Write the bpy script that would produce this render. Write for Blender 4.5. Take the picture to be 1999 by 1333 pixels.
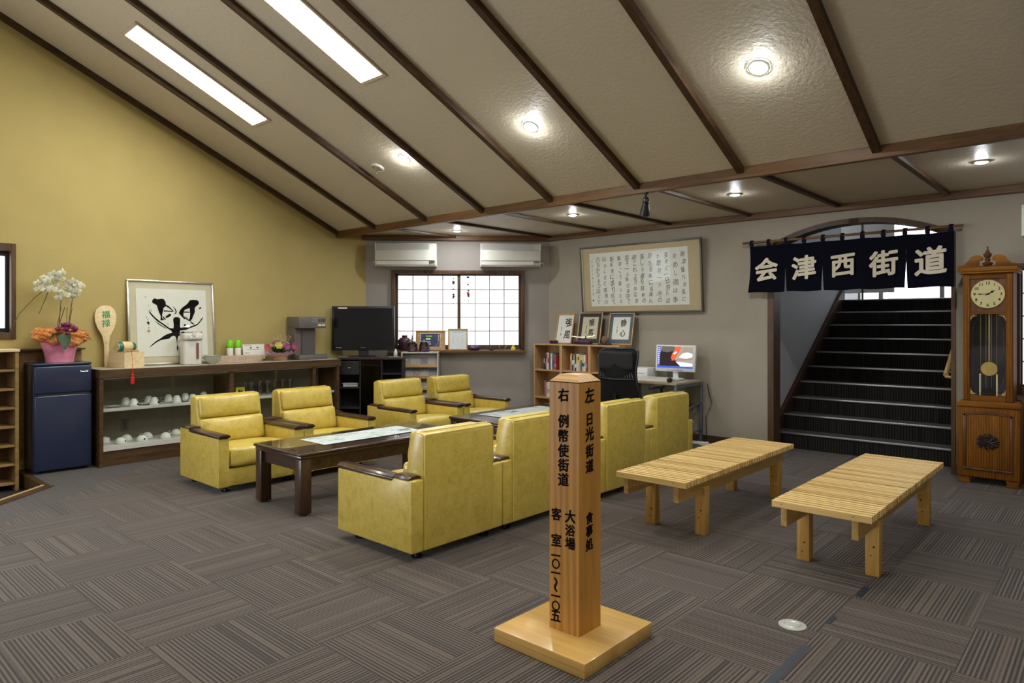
import bpy, bmesh, math, random
from mathutils import Vector, Matrix
random.seed(7)
PI = math.pi
for o in list(bpy.data.objects): bpy.data.objects.remove(o)
COL = bpy.context.scene.collection
scene = bpy.context.scene

# ------------------------------------------------------------ camera
cam_d = bpy.data.cameras.new('camera'); cam = bpy.data.objects.new('camera', cam_d); COL.objects.link(cam)
cam.location = (0, 0, 1.333); cam.rotation_euler = (PI/2, 0, math.radians(42.01))
cam_d.sensor_width = 36; cam_d.lens = 1330/1999*36; cam_d.shift_y = -(666.5-631)/1999
cam_d.clip_start = .05; cam_d.clip_end = 200
scene.camera = cam
scene.cycles.caustics_reflective = False; scene.cycles.caustics_refractive = False
# ------------------------------------------------------------ world (overcast daylight outdoors)
w = bpy.data.worlds.new('world'); scene.world = w; w.use_nodes = True
bg = w.node_tree.nodes['Background']; bg.inputs[0].default_value = (.86, .92, 1.0, 1); bg.inputs[1].default_value = 3.2
# ------------------------------------------------------------ exposure
vs = scene.view_settings
vs.view_transform = 'Standard'; vs.look = 'None'; vs.gamma = 1; vs.use_curve_mapping = False
vs.exposure = 0.40
# lamp strengths and shoji paper glow (used by the builders below)
FLUO_W, SLOPE_W, SOFFIT_W, SHOJI_E, DAY_E = 50.0, 80.0, 30.0, 1.7, 9.0

# area lamps: daylight of the unseen entrance (left), added fills behind and in the lobby
def area(name, loc, rot, sx, sy, power, col=(.92, .96, 1.0)):
    d = bpy.data.lights.new(name, 'AREA'); d.shape = 'RECTANGLE'; d.size = sx; d.size_y = sy; d.energy = power; d.color = col
    o = bpy.data.objects.new(name, d); COL.objects.link(o); o.location = loc; o.rotation_euler = rot; return o
area('entrance_daylight', (-7.38, -2.1, 1.15), (PI/2, 0, -PI/2), 1.8, 1.9, 150)
area('rear_fill_light', (-5.4, -3.12, 1.7), (PI/2, 0, 0), 2.4, 1.5, 30)  # unseen fill, added to brighten the ceiling and the fronts
area('lobby_fill_light', (-3.6, 11.4, 3.95), (0, 0, 0), 2.5, 1.4, 95)  # unseen fill, added to brighten the lobby walls
area('rear_fill_light', (1.6, -3.12, 1.7), (PI/2, 0, 0), 2.2, 1.5, 30)  # second added fill behind the camera

# ------------------------------------------------------------ materials
def nodes_of(name):
    m = bpy.data.materials.new(name); m.use_nodes = True
    nt = m.node_tree; return m, nt, nt.nodes['Principled BSDF']
def L(nt, a, b): nt.links.new(a, b)
def tex_coord(nt, scale=(1,1,1), rot=(0,0,0), rand=True):
    tc = nt.nodes.new('ShaderNodeTexCoord'); mp = nt.nodes.new('ShaderNodeMapping')
    L(nt, tc.outputs['Object'], mp.inputs[0]); mp.inputs['Scale'].default_value = scale; mp.inputs['Rotation'].default_value = rot
    if rand:
        oi = nt.nodes.new('ShaderNodeObjectInfo'); mu = nt.nodes.new('ShaderNodeMath'); mu.operation = 'MULTIPLY'; mu.inputs[1].default_value = 37.0
        L(nt, oi.outputs['Random'], mu.inputs[0]); L(nt, mu.outputs[0], mp.inputs['Location'])
    return mp.outputs[0]
def noise(nt, vec, scale, detail=4, rough=.55, dist=0):
    n = nt.nodes.new('ShaderNodeTexNoise'); n.inputs['Scale'].default_value = scale; n.inputs['Detail'].default_value = detail
    n.inputs['Roughness'].default_value = rough; n.inputs['Distortion'].default_value = dist; L(nt, vec, n.inputs['Vector']); return n.outputs['Fac']
def ramp(nt, fac, stops):
    r = nt.nodes.new('ShaderNodeValToRGB'); e = r.color_ramp.elements
    while len(e) < len(stops): e.new(.5)
    for k, (p, c) in enumerate(stops): e[k].position = p; e[k].color = (*c, 1)
    L(nt, fac, r.inputs[0]); return r.outputs[0]
def bump(nt, p, h, strength, dist=.01):
    b = nt.nodes.new('ShaderNodeBump'); b.inputs['Strength'].default_value = strength; b.inputs['Distance'].default_value = dist
    L(nt, h, b.inputs['Height']); L(nt, b.outputs[0], p.inputs['Normal'])
def plain(name, c, rough=.5, metal=0, var=.08, scale=12, spec=.5, bumpy=0, coat=0):
    m, nt, p = nodes_of(name)
    v = tex_coord(nt); n = noise(nt, v, scale)
    lo = tuple(x*(1-var) for x in c); hi = tuple(min(1, x*(1+var)) for x in c)
    L(nt, ramp(nt, n, [(.3, lo), (.7, hi)]), p.inputs['Base Color'])
    p.inputs['Roughness'].default_value = rough; p.inputs['Metallic'].default_value = metal; p.inputs['Specular IOR Level'].default_value = spec
    if coat: p.inputs['Coat Weight'].default_value = coat; p.inputs['Coat Roughness'].default_value = .08
    if bumpy: bump(nt, p, noise(nt, v, scale*6), bumpy, .004)
    return m
def wood(name, c1, c2, axis='z', rough=.45, scale=1.0, coat=0, ring=0.0, spec=.4):
    m, nt, p = nodes_of(name)
    st = {'x': (1.2, 16, 16), 'y': (16, 1.2, 16), 'z': (16, 16, 1.2)}[axis]
    v = tex_coord(nt, tuple(s*scale for s in st))
    n = noise(nt, v, 1.6, 6, .6, .6)
    n2 = noise(nt, tex_coord(nt, tuple(s*scale*5 for s in st)), 2.0, 3)
    mx = nt.nodes.new('ShaderNodeMath'); mx.operation = 'MULTIPLY_ADD'; mx.inputs[1].default_value = .35
    L(nt, n2, mx.inputs[0]); L(nt, n, mx.inputs[2])
    fac = mx.outputs[0]
    if ring:
        wv = nt.nodes.new('ShaderNodeTexWave'); wv.wave_type = 'BANDS'; wv.bands_direction = {'x': 'Y', 'y': 'X', 'z': 'X'}[axis]
        wv.inputs['Scale'].default_value = 1.1; wv.inputs['Distortion'].default_value = 7; wv.inputs['Detail'].default_value = 2; wv.inputs['Detail Scale'].default_value = .6
        L(nt, v, wv.inputs['Vector'])
        m2 = nt.nodes.new('ShaderNodeMath'); m2.operation = 'MULTIPLY_ADD'; m2.inputs[1].default_value = ring
        L(nt, wv.outputs['Fac'], m2.inputs[0]); L(nt, fac, m2.inputs[2]); fac = m2.outputs[0]
    nm = nt.nodes.new('ShaderNodeMath'); nm.operation = 'MULTIPLY'; nm.inputs[1].default_value = 1/(1.35+ring); L(nt, fac, nm.inputs[0])
    L(nt, ramp(nt, nm.outputs[0], [(.36, c1), (.64, c2)] if not ring else [(.30, c1), (.72, c2)]), p.inputs['Base Color'])
    p.inputs['Roughness'].default_value = rough; p.inputs['Specular IOR Level'].default_value = spec
    if coat: p.inputs['Coat Weight'].default_value = coat; p.inputs['Coat Roughness'].default_value = .1
    return m
def emit(name, c, s):
    m = bpy.data.materials.new(name); m.use_nodes = True; nt = m.node_tree; nt.nodes.clear()
    e = nt.nodes.new('ShaderNodeEmission'); o = nt.nodes.new('ShaderNodeOutputMaterial'); e.inputs[0].default_value = (*c, 1); e.inputs[1].default_value = s
    L(nt, e.outputs[0], o.inputs[0]); return m
def glass(name, tint=(.93, .97, .95), rough=.02, refl=1.45):
    m = bpy.data.materials.new(name); m.use_nodes = True; nt = m.node_tree; nt.nodes.clear()
    t = nt.nodes.new('ShaderNodeBsdfTransparent'); t.inputs[0].default_value = (*tint, 1)
    g = nt.nodes.new('ShaderNodeBsdfGlossy'); g.inputs['Roughness'].default_value = rough
    f = nt.nodes.new('ShaderNodeFresnel'); f.inputs[0].default_value = refl
    mx = nt.nodes.new('ShaderNodeMixShader'); o = nt.nodes.new('ShaderNodeOutputMaterial')
    ge = nt.nodes.new('ShaderNodeNewGeometry'); iv = nt.nodes.new('ShaderNodeMath'); iv.operation = 'SUBTRACT'; iv.inputs[0].default_value = 1; L(nt, ge.outputs['Backfacing'], iv.inputs[1])
    ml_ = nt.nodes.new('ShaderNodeMath'); ml_.operation = 'MULTIPLY'; L(nt, iv.outputs[0], ml_.inputs[0]); L(nt, f.outputs[0], ml_.inputs[1])   # reflect on the outer face only (no bending in thin panes)
    L(nt, ml_.outputs[0], mx.inputs[0]); L(nt, t.outputs[0], mx.inputs[1]); L(nt, g.outputs[0], mx.inputs[2]); L(nt, mx.outputs[0], o.inputs[0]); return m
def wallpaper(name, c, var=.06, weave=True, rough=.75, b=.25, sc=1.0, spec=.3):
    m, nt, p = nodes_of(name)
    v = tex_coord(nt, rand=False); n = noise(nt, v, 2.2*sc, 5); n1 = noise(nt, tex_coord(nt, (3, 3, 60), rand=False), 6*sc, 3)
    a = nt.nodes.new('ShaderNodeMath'); a.operation = 'MULTIPLY_ADD'; a.inputs[1].default_value = .6; L(nt, n1, a.inputs[0]); L(nt, n, a.inputs[2])
    L(nt, ramp(nt, a.outputs[0], [(.55, tuple(x*(1-var) for x in c)), (1.05, tuple(x*(1+var) for x in c))]), p.inputs['Base Color'])
    p.inputs['Roughness'].default_value = rough; p.inputs['Specular IOR Level'].default_value = spec
    if weave: bump(nt, p, noise(nt, tex_coord(nt, (1, 1, 1), rand=False), 90*sc, 3), b, .004)
    return m
def carpet(name, dark, light, amount=.5, lines=64, axis='Y'):
    # loop-pile stripes that run along the local x axis of a tile
    m, nt, p = nodes_of(name)
    tc = nt.nodes.new('ShaderNodeTexCoord'); sx = nt.nodes.new('ShaderNodeSeparateXYZ'); L(nt, tc.outputs['Object'], sx.inputs[0])
    mu = nt.nodes.new('ShaderNodeMath'); mu.operation = 'MULTIPLY'; mu.inputs[1].default_value = lines*1.9; L(nt, sx.outputs[axis], mu.inputs[0])
    fl = nt.nodes.new('ShaderNodeMath'); fl.operation = 'FLOOR'; L(nt, mu.outputs[0], fl.inputs[0])
    oi = nt.nodes.new('ShaderNodeObjectInfo'); cb = nt.nodes.new('ShaderNodeCombineXYZ'); L(nt, fl.outputs[0], cb.inputs[0])
    r0 = nt.nodes.new('ShaderNodeMath'); r0.operation = 'MULTIPLY'; r0.inputs[1].default_value = 91.7; L(nt, oi.outputs['Random'], r0.inputs[0]); L(nt, r0.outputs[0], cb.inputs[1])
    wn = nt.nodes.new('ShaderNodeTexWhiteNoise'); wn.noise_dimensions = '2D'; L(nt, cb.outputs[0], wn.inputs['Vector'])
    par = nt.nodes.new('ShaderNodeMath'); par.operation = 'PINGPONG'; par.inputs[1].default_value = 1.0; L(nt, fl.outputs[0], par.inputs[0])
    a = nt.nodes.new('ShaderNodeMath'); a.operation = 'MULTIPLY_ADD'; a.inputs[1].default_value = .56; L(nt, wn.outputs['Value'], a.inputs[0])
    b2 = nt.nodes.new('ShaderNodeMath'); b2.operation = 'MULTIPLY'; b2.inputs[1].default_value = .46; L(nt, par.outputs[0], b2.inputs[0]); L(nt, b2.outputs[0], a.inputs[2])
    n = noise(nt, tc.outputs['Object'], 260, 2)
    s = nt.nodes.new('ShaderNodeMath'); s.operation = 'MULTIPLY_ADD'; s.inputs[1].default_value = .5; L(nt, n, s.inputs[0]); L(nt, a.outputs[0], s.inputs[2])
    lo = .78-.3*amount
    L(nt, ramp(nt, s.outputs[0], [(lo, dark), (lo+.20, light)]), p.inputs['Base Color'])
    p.inputs['Roughness'].default_value = .9; p.inputs['Specular IOR Level'].default_value = .25
    p.inputs['Sheen Weight'].default_value = .15; p.inputs['Sheen Roughness'].default_value = .5
    bump(nt, p, s.outputs[0], .5, .004)
    return m

M = {}
M['wall_yellow'] = wallpaper('wall_yellow', (.455, .36, .138), .05, b=.14)
M['wall_grey'] = wallpaper('wall_grey', (.345, .305, .24), .06)
M['wall_back'] = wallpaper('wall_back', (.34, .305, .275), .06)
M['ceiling'] = wallpaper('ceiling_paper', (.57, .50, .385), .03, rough=.5, b=.65, sc=.42, spec=.5)
M['white_wall'] = wallpaper('white_wall', (.55, .55, .56), .03)
M['trim'] = wood('trim_wood', (.034, .016, .007), (.085, .040, .016), 'y', .5)
M['trim_x'] = wood('trim_wood_x', (.085, .038, .011), (.19, .090, .028), 'x', .45)
M['trim_z'] = wood('trim_wood_z', (.048, .024, .011), (.125, .062, .026), 'z', .5)
M['base'] = wood('baseboard_wood', (.035, .015, .009), (.09, .038, .02), 'x', .5)
M['carpet'] = carpet('carpet_stripe', (.0130, .0088, .0092), (.104, .078, .062), .45)
M['carpet_plain'] = carpet('carpet_plain', (.040, .032, .031), (.066, .054, .051), .5)
M['carpet_stair'] = carpet('carpet_stair', (.0035, .003, .003), (.022, .019, .016), .40, 40, 'X')
M['slab'] = plain('floor_slab', (.03, .026, .025), .9)
M['genkan'] = plain('entrance_stone', (.035, .03, .028), .6, scale=4, var=.3)
M['leather'] = None
M['dark_wood'] = wood('dark_walnut', (.020, .009, .006), (.065, .028, .015), 'x', .3, coat=.4)
M['dark_wood_z'] = wood('dark_walnut_z', (.022, .010, .006), (.075, .032, .016), 'z', .35, coat=.2)
M['counter_wood'] = wood('counter_wood', (.042, .022, .009), (.110, .058, .022), 'y', .45)
M['counter_top'] = plain('counter_laminate', (.50, .45, .40), .35, var=.05)
M['cream_metal'] = plain('shelf_metal', (.58, .56, .52), .45, var=.03)
M['pine'] = wood('pine', (.43, .265, .075), (.62, .42, .15), 'x', .5)
M['pine_y'] = wood('pine_y', (.40, .24, .065), (.58, .38, .13), 'y', .5)
M['pine_z'] = wood('pine_z', (.40, .215, .045), (.58, .34, .09), 'z', .5)
M['post_wood'] = wood('post_wood', (.52, .255, .050), (.31, .130, .020), 'z', .42, .55, ring=.45)
M['post_cap'] = wood('post_cap_wood', (.54, .33, .11), (.36, .17, .040), 'x', .45, .9, ring=.6)
M['base_board'] = wood('base_board_wood', (.58, .36, .11), (.44, .24, .060), 'x', .3, .35, coat=.35)
M['ink'] = plain('black_ink', (.008, .007, .008), .95, var=.0, spec=.05)
M['oak'] = wood('clock_oak', (.085, .027, .002), (.27, .105, .010), 'z', .6, 1.0, ring=.3, spec=.15)
M['oak_x'] = wood('clock_oak_x', (.085, .027, .002), (.27, .105, .010), 'x', .6, 1.0, ring=.3, spec=.15)
M['oak_dark'] = wood('clock_oak_dark', (.06, .022, .008), (.16, .06, .02), 'z', .4, coat=.2)
M['bronze'] = plain('carved_bronze', (.02, .012, .008), .5, .3, .3, 60)
M['brass'] = plain('brass', (.80, .62, .24), .28, 1)
M['dial'] = plain('dial_gold', (.60, .53, .27), .36, .35, .05)
M['chrome'] = plain('chrome', (.75, .75, .77), .12, 1)
M['steel'] = plain('grey_steel', (.16, .18, .20), .4, .6)
M['alu'] = plain('aluminium_nosing', (.42, .42, .43), .35, .75)
M['navy'] = plain('navy_enamel', (.017, .026, .066), .28, 0, .06, coat=.3)
M['navy_cloth'] = plain('navy_cloth', (.0045, .0050, .014), .9, 0, .2, 300, .2)
M['cloth_char'] = plain('undyed_cotton', (.62, .55, .42), .9, 0, .08)
M['black'] = plain('black_plastic', (.012, .012, .014), .35)
M['black_gloss'] = plain('black_gloss', (.008, .009, .014), .08, coat=.5)
M['black_mat'] = plain('black_matt', (.014, .013, .015), .75)
M['mesh_black'] = plain('black_mesh_fabric', (.010, .010, .013), .8, 0, .5, 220, bumpy=.5)
M['white_plastic'] = plain('white_plastic', (.66, .65, .60), .4, var=.02)
M['ac_white'] = plain('ac_white', (.66, .64, .56), .45, var=.02)
M['ac_grey'] = plain('ac_grille_grey', (.42, .42, .40), .5, var=.02)
M['screen_white'] = plain('monitor_white', (.75, .76, .74), .35, var=.02)
M['paper'] = plain('white_paper', (.80, .79, .72), .8, var=.02)
M['paper_cool'] = plain('cool_paper', (.74, .80, .80), .8, var=.02)
M['mat_beige'] = plain('beige_mat_board', (.62, .56, .40), .75, var=.03)
M['silk'] = plain('tan_silk_mount', (.52, .41, .25), .7, var=.05, scale=40)
M['silver'] = plain('silver_frame', (.55, .52, .44), .25, .8)
M['frame_dark'] = plain('dark_grey_frame', (.085, .078, .065), .4, .3)
M['frame_wood'] = wood('light_frame_wood', (.44, .23, .08), (.62, .37, .15), 'z', .45)
M['shelf_wood'] = wood('shelf_wood', (.42, .24, .10), (.60, .38, .18), 'x', .5)
M['shelf_wood_z'] = wood('shelf_wood_z', (.44, .25, .10), (.62, .39, .18), 'z', .5)
M['light_wood'] = wood('paulownia_wood', (.66, .50, .27), (.82, .66, .40), 'y', .55)
M['rack_wood'] = wood('rack_wood', (.20, .115, .038), (.34, .205, .075), 'y', .5)
M['lattice'] = plain('lattice_wood', (.40, .30, .24), .6)
M['map_paper'] = plain('map_paper', (.50, .56, .56), .6, var=.04)
M['mat_dark'] = plain('dark_mount', (.035, .032, .035), .8)
M['mat_blue'] = plain('blue_grey_mount', (.10, .125, .16), .8)
M['glass'] = glass('clear_glass', (.985, .992, .988))
M['glass_case'] = glass('case_glass', (.975, .985, .975), .03)
M['porcelain'] = plain('white_porcelain', (.74, .76, .70), .2, var=.04)
M['green'] = plain('green_paint', (.03, .30, .12), .5)
M['teal'] = plain('teal_paint', (.01, .17, .12), .4)
M['lime'] = plain('lime_cap', (.25, .75, .02), .35)
M['red'] = plain('red_silk', (.75, .03, .015), .6)
M['label_white'] = plain('label_white', (.80, .80, .74), .5, var=.02)
M['basket'] = plain('wicker', (.45, .30, .14), .75, 0, .5, 90, bumpy=.6)
M['basket_pale'] = plain('pale_wicker', (.66, .52, .38), .75, 0, .3, 110, bumpy=.6)
M['taupe'] = plain('taupe_metal', (.155, .135, .125), .5, .2)
M['leaf'] = plain('orchid_leaf', (.035, .11, .03), .35, 0, .3, 20)
M['stem'] = plain('orchid_stem', (.05, .06, .02), .5)
M['petal'] = plain('orchid_petal', (.85, .86, .78), .5, var=.03)
M['yellow'] = plain('yellow_paint', (.78, .62, .06), .5)
M['genkan_edge'] = plain('brass_edge', (.70, .52, .28), .4, .2)
M['purple'] = plain('purple_lacquer', (.035, .010, .045), .3)
M['tape'] = plain('dark_blue_tape', (.016, .022, .034), .6)
M['screen_dark'] = plain('tv_panel', (.006, .007, .012), .12, coat=.3)

def leather():
    m, nt, p = nodes_of('yellow_vinyl')
    v = tex_coord(nt); n = noise(nt, v, 16, 5, .65, .3); n2 = noise(nt, v, 60, 4, .7)
    a = nt.nodes.new('ShaderNodeMath'); a.operation = 'MULTIPLY_ADD'; a.inputs[1].default_value = .5; L(nt, n2, a.inputs[0]); L(nt, n, a.inputs[2])
    L(nt, ramp(nt, a.outputs[0], [(.45, (.41, .29, .036)), (.72, (.56, .42, .080)), (1.0, (.64, .50, .12))]), p.inputs['Base Color'])
    p.inputs['Roughness'].default_value = .30; p.inputs['Specular IOR Level'].default_value = .55
    bump(nt, p, n2, .10, .003)
    return m
M['leather'] = leather()
M['piping'] = plain('vinyl_piping', (.62, .50, .09), .4)
def paper_glow(name, e):  # emission stands in for daylight shining through the paper
    m, nt, p = nodes_of(name)
    v = tex_coord(nt); L(nt, ramp(nt, noise(nt, v, 14), [(.3, (.84, .87, .92)), (.7, (.92, .95, 1.0))]), p.inputs['Base Color'])
    L(nt, ramp(nt, noise(nt, v, 14), [(.3, (.88, .91, 1.0)), (.7, (.95, .97, 1.0))]), p.inputs['Emission Color'])
    p.inputs['Emission Strength'].default_value = e; p.inputs['Roughness'].default_value = .9
    return m
M['shoji'] = paper_glow('shoji_paper', SHOJI_E*.54)
M['shoji_side'] = paper_glow('shoji_paper_side', SHOJI_E*.40)
# ------------------------------------------------------------ geometry helpers
class MB:
    """collects shapes in one bmesh; build() links it as ONE mesh object"""
    def __init__(s): s.bm = bmesh.new(); s.M = Matrix()
    def _new(s, verts):
        if s.M != Matrix(): bmesh.ops.transform(s.bm, matrix=s.M, verts=verts)
    def box(s, x0, x1, y0, y1, z0, z1, bev=0, seg=2, rot=None, piv=None):
        r = bmesh.ops.create_cube(s.bm, size=1); vs = r['verts']
        for v in vs: v.co = Vector(((x0+x1)/2+v.co.x*(x1-x0), (y0+y1)/2+v.co.y*(y1-y0), (z0+z1)/2+v.co.z*(z1-z0)))
        if bev:
            es = list({e for v in vs for e in v.link_edges})
            b = bmesh.ops.bevel(s.bm, geom=es, offset=bev, segments=seg, profile=.5, affect='EDGES', clamp_overlap=True)
            vs = list({v for f in b['faces'] for v in f.verts} | {v for v in vs if v.is_valid})
        if rot is not None:
            p = Vector(piv) if piv else Vector(((x0+x1)/2, (y0+y1)/2, (z0+z1)/2))
            bmesh.ops.transform(s.bm, matrix=Matrix.Translation(p) @ rot @ Matrix.Translation(-p), verts=vs)
        s._new(vs); return s
    def prism(s, pts, a0, a1, axis='x', bev=0, seg=2):
        """closed outline extruded from a0 to a1; pts are (y,z) for axis x, (x,z) for y, (x,y) for z"""
        f = {'x': lambda p, a: (a, p[0], p[1]), 'y': lambda p, a: (p[0], a, p[1]), 'z': lambda p, a: (p[0], p[1], a)}[axis]
        A = [s.bm.verts.new(f(p, a0)) for p in pts]; B = [s.bm.verts.new(f(p, a1)) for p in pts]; n = len(pts)
        fs = [s.bm.faces.new(A), s.bm.faces.new(B[::-1])]
        for k in range(n): fs.append(s.bm.faces.new((A[k], B[k], B[(k+1) % n], A[(k+1) % n])))
        bmesh.ops.recalc_face_normals(s.bm, faces=fs)
        vs = A+B
        if bev:
            b = bmesh.ops.bevel(s.bm, geom=list({e for v in vs for e in v.link_edges}), offset=bev, segments=seg, profile=.5, affect='EDGES', clamp_overlap=True)
            vs = list({v for f_ in b['faces'] for v in f_.verts} | {v for v in vs if v.is_valid})
        s._new(vs); return s
    def cyl(s, c, r, h, axis='z', n=20, r2=None):
        g = bmesh.ops.create_cone(s.bm, cap_ends=True, segments=n, radius1=r, radius2=r if r2 is None else r2, depth=h); vs = g['verts']
        R = {'z': Matrix(), 'x': Matrix.Rotation(PI/2, 4, 'Y'), 'y': Matrix.Rotation(-PI/2, 4, 'X')}[axis]
        bmesh.ops.transform(s.bm, matrix=Matrix.Translation(c) @ R, verts=vs); s._new(vs); return s
    def ball(s, c, r, sx=1, sy=1, sz=1, u=16, v=10):
        g = bmesh.ops.create_uvsphere(s.bm, u_segments=u, v_segments=v, radius=r); vs = g['verts']
        bmesh.ops.transform(s.bm, matrix=Matrix.Translation(c) @ Matrix.Diagonal((sx, sy, sz, 1)), verts=vs); s._new(vs); return s
    def lathe(s, prof, c=(0, 0, 0), n=24, axis='z', cap=True):
        rings = []; vs = []
        for r, z in prof:
            ring = []
            for k in range(n):
                a = 2*PI*k/n; p = (r*math.cos(a), r*math.sin(a), z)
                if axis == 'y': p = (p[0], -p[2], p[1])
                if axis == 'x': p = (p[2], p[0], p[1])
                ring.append(s.bm.verts.new((c[0]+p[0], c[1]+p[1], c[2]+p[2])))
            rings.append(ring); vs += ring
        fs = []
        for a, b in zip(rings, rings[1:]):
            for k in range(n): fs.append(s.bm.faces.new((a[k], a[(k+1) % n], b[(k+1) % n], b[k])))
        if cap: fs.append(s.bm.faces.new(rings[0][::-1])); fs.append(s.bm.faces.new(rings[-1]))
        bmesh.ops.recalc_face_normals(s.bm, faces=fs)
        s._new(vs); return s
    def tube(s, pts, r, n=8, r1=None):
        pts = [Vector(p) for p in pts]; rings = []; vs = []; m = len(pts)
        for k, p in enumerate(pts):
            t = (pts[min(k+1, m-1)]-pts[max(k-1, 0)]).normalized()
            up = Vector((0, 0, 1)) if abs(t.z) < .95 else Vector((1, 0, 0))
            a = t.cross(up).normalized(); b = t.cross(a)
            rr = r if r1 is None else r+(r1-r)*k/(m-1)
            ring = [s.bm.verts.new(p+(a*math.cos(2*PI*q/n)+b*math.sin(2*PI*q/n))*rr) for q in range(n)]
            rings.append(ring); vs += ring
        fs = [s.bm.faces.new(rings[0]), s.bm.faces.new(rings[-1][::-1])]
        for a, b in zip(rings, rings[1:]):
            for q in range(n): fs.append(s.bm.faces.new((a[q], b[q], b[(q+1) % n], a[(q+1) % n])))
        bmesh.ops.recalc_face_normals(s.bm, faces=fs)
        s._new(vs); return s
    def cushion(s, x0, x1, y0, y1, z0, z1, r=.03, bulge=(0, 0, 0), n=8):
        """rounded block whose faces swell outwards by bulge (x+, y-, z+ style amounts)"""
        m = n+1; reg = {}
        def gv(i, j, k):
            if (i, j, k) not in reg: reg[(i, j, k)] = s.bm.verts.new((-1+2*i/m, -1+2*j/m, -1+2*k/m))
            return reg[(i, j, k)]
        for a in range(m):
            for b in range(m):
                for e in (0, m):
                    for q in ([(e, a, b), (e, a+1, b), (e, a+1, b+1), (e, a, b+1)], [(a, e, b), (a, e, b+1), (a+1, e, b+1), (a+1, e, b)], [(a, b, e), (a+1, b, e), (a+1, b+1, e), (a, b+1, e)]):
                        if e == 0: q = q[::-1]
                        s.bm.faces.new([gv(*t) for t in q])
        vs = list(reg.values()); c = Vector(((x0+x1)/2, (y0+y1)/2, (z0+z1)/2)); h = Vector(((x1-x0)/2, (y1-y0)/2, (z1-z0)/2))
        for v in vs:
            u = v.co.copy(); q = Vector((u.x*h.x, u.y*h.y, u.z*h.z))
            rr = min(r, *(h*.98)); inner = Vector([max(-h[k]+rr, min(h[k]-rr, q[k])) for k in range(3)])
            d = q-inner
            if d.length > 1e-6: q = inner+d.normalized()*rr
            for k in range(3):
                if bulge[k]:
                    o1, o2 = [j for j in range(3) if j != k]
                    q[k] += bulge[k]*u[k]*(1-u[o1]**2)*(1-u[o2]**2) if abs(u[k]) > 0 else 0
            v.co = c+q
        s._new(vs); return s
    def mesh(s, me, mat=None):
        k = len(s.bm.verts); s.bm.from_mesh(me); s.bm.verts.ensure_lookup_table(); vs = s.bm.verts[k:]
        if mat is not None: bmesh.ops.transform(s.bm, matrix=mat, verts=vs)
        s._new(vs); return s
    def poly(s, pts):
        vs = [s.bm.verts.new(p) for p in pts]; s.bm.faces.new(vs); s._new(vs); return s
    def build(s, name, mat, parent=None, smooth=None, label=None):
        me = bpy.data.meshes.new(name); s.bm.to_mesh(me); s.bm.free()
        for m in (mat if isinstance(mat, (list, tuple)) else [mat]): me.materials.append(m)
        if smooth:
            for p in me.polygons: p.use_smooth = True
            me.set_sharp_from_angle(angle=math.radians(smooth))
        o = bpy.data.objects.new(name, me); COL.objects.link(o)
        if parent is not None: o.parent = parent
        if label: o['label'] = label
        return o
def B(name, mat, parent, *a, **k):          # one box as one part
    lab = k.pop('label', None); sm = k.pop('smooth', None)
    return MB().box(*a, **k).build(name, mat, parent, sm, lab)
def tag(o, label, cat, group=None):
    o['label'] = label; o['category'] = cat
    if group: o['group'] = group
    return o
def thing(name, label, cat, loc=(0, 0, 0), rz=0, group=None, rx=0, ry=0):
    o = bpy.data.objects.new(name, None); o.empty_display_size = .1; COL.objects.link(o)
    o.location = loc; o.rotation_euler = (rx, ry, rz); return tag(o, label, cat, group)
def struct(o): o['kind'] = 'structure'; return o
def kids(o, table=None):
    return [c for c in o.children]
def dup(root, loc, rz=None, label=None, group=None, rx=None):
    def rec(o, par):
        c = o.copy(); COL.objects.link(c)
        if par is not None: c.parent = par
        for ch in list(o.children):
            if ch is not c: rec(ch, c)
        return c
    r = rec(root, None); r.location = loc
    if rz is not None: r.rotation_euler.z = rz
    if label: r['label'] = label
    if group: r['group'] = group
    return r
_tc = {}
def text_me(body, size, ext=.001, off=0.0, shear=0.0):
    key = (body, size, ext, off, shear)
    if key in _tc: return _tc[key]
    c = bpy.data.curves.new('lettering', 'FONT'); c.body = body; c.size = size; c.extrude = ext; c.offset = off; c.shear = shear
    c.align_x = 'CENTER'; c.align_y = 'CENTER'; c.resolution_u = 6 if body in '〇～C0689' else 2
    o = bpy.data.objects.new('lettering', c); COL.objects.link(o)
    bpy.context.view_layer.update()
    me = bpy.data.meshes.new_from_object(o.evaluated_get(bpy.context.evaluated_depsgraph_get()))
    bpy.data.objects.remove(o); bpy.data.curves.remove(c); _tc[key] = me; return me
SLANT = .10
UP = Matrix.Rotation(PI/2, 4, 'X')           # lettering upright, facing local -y
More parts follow.
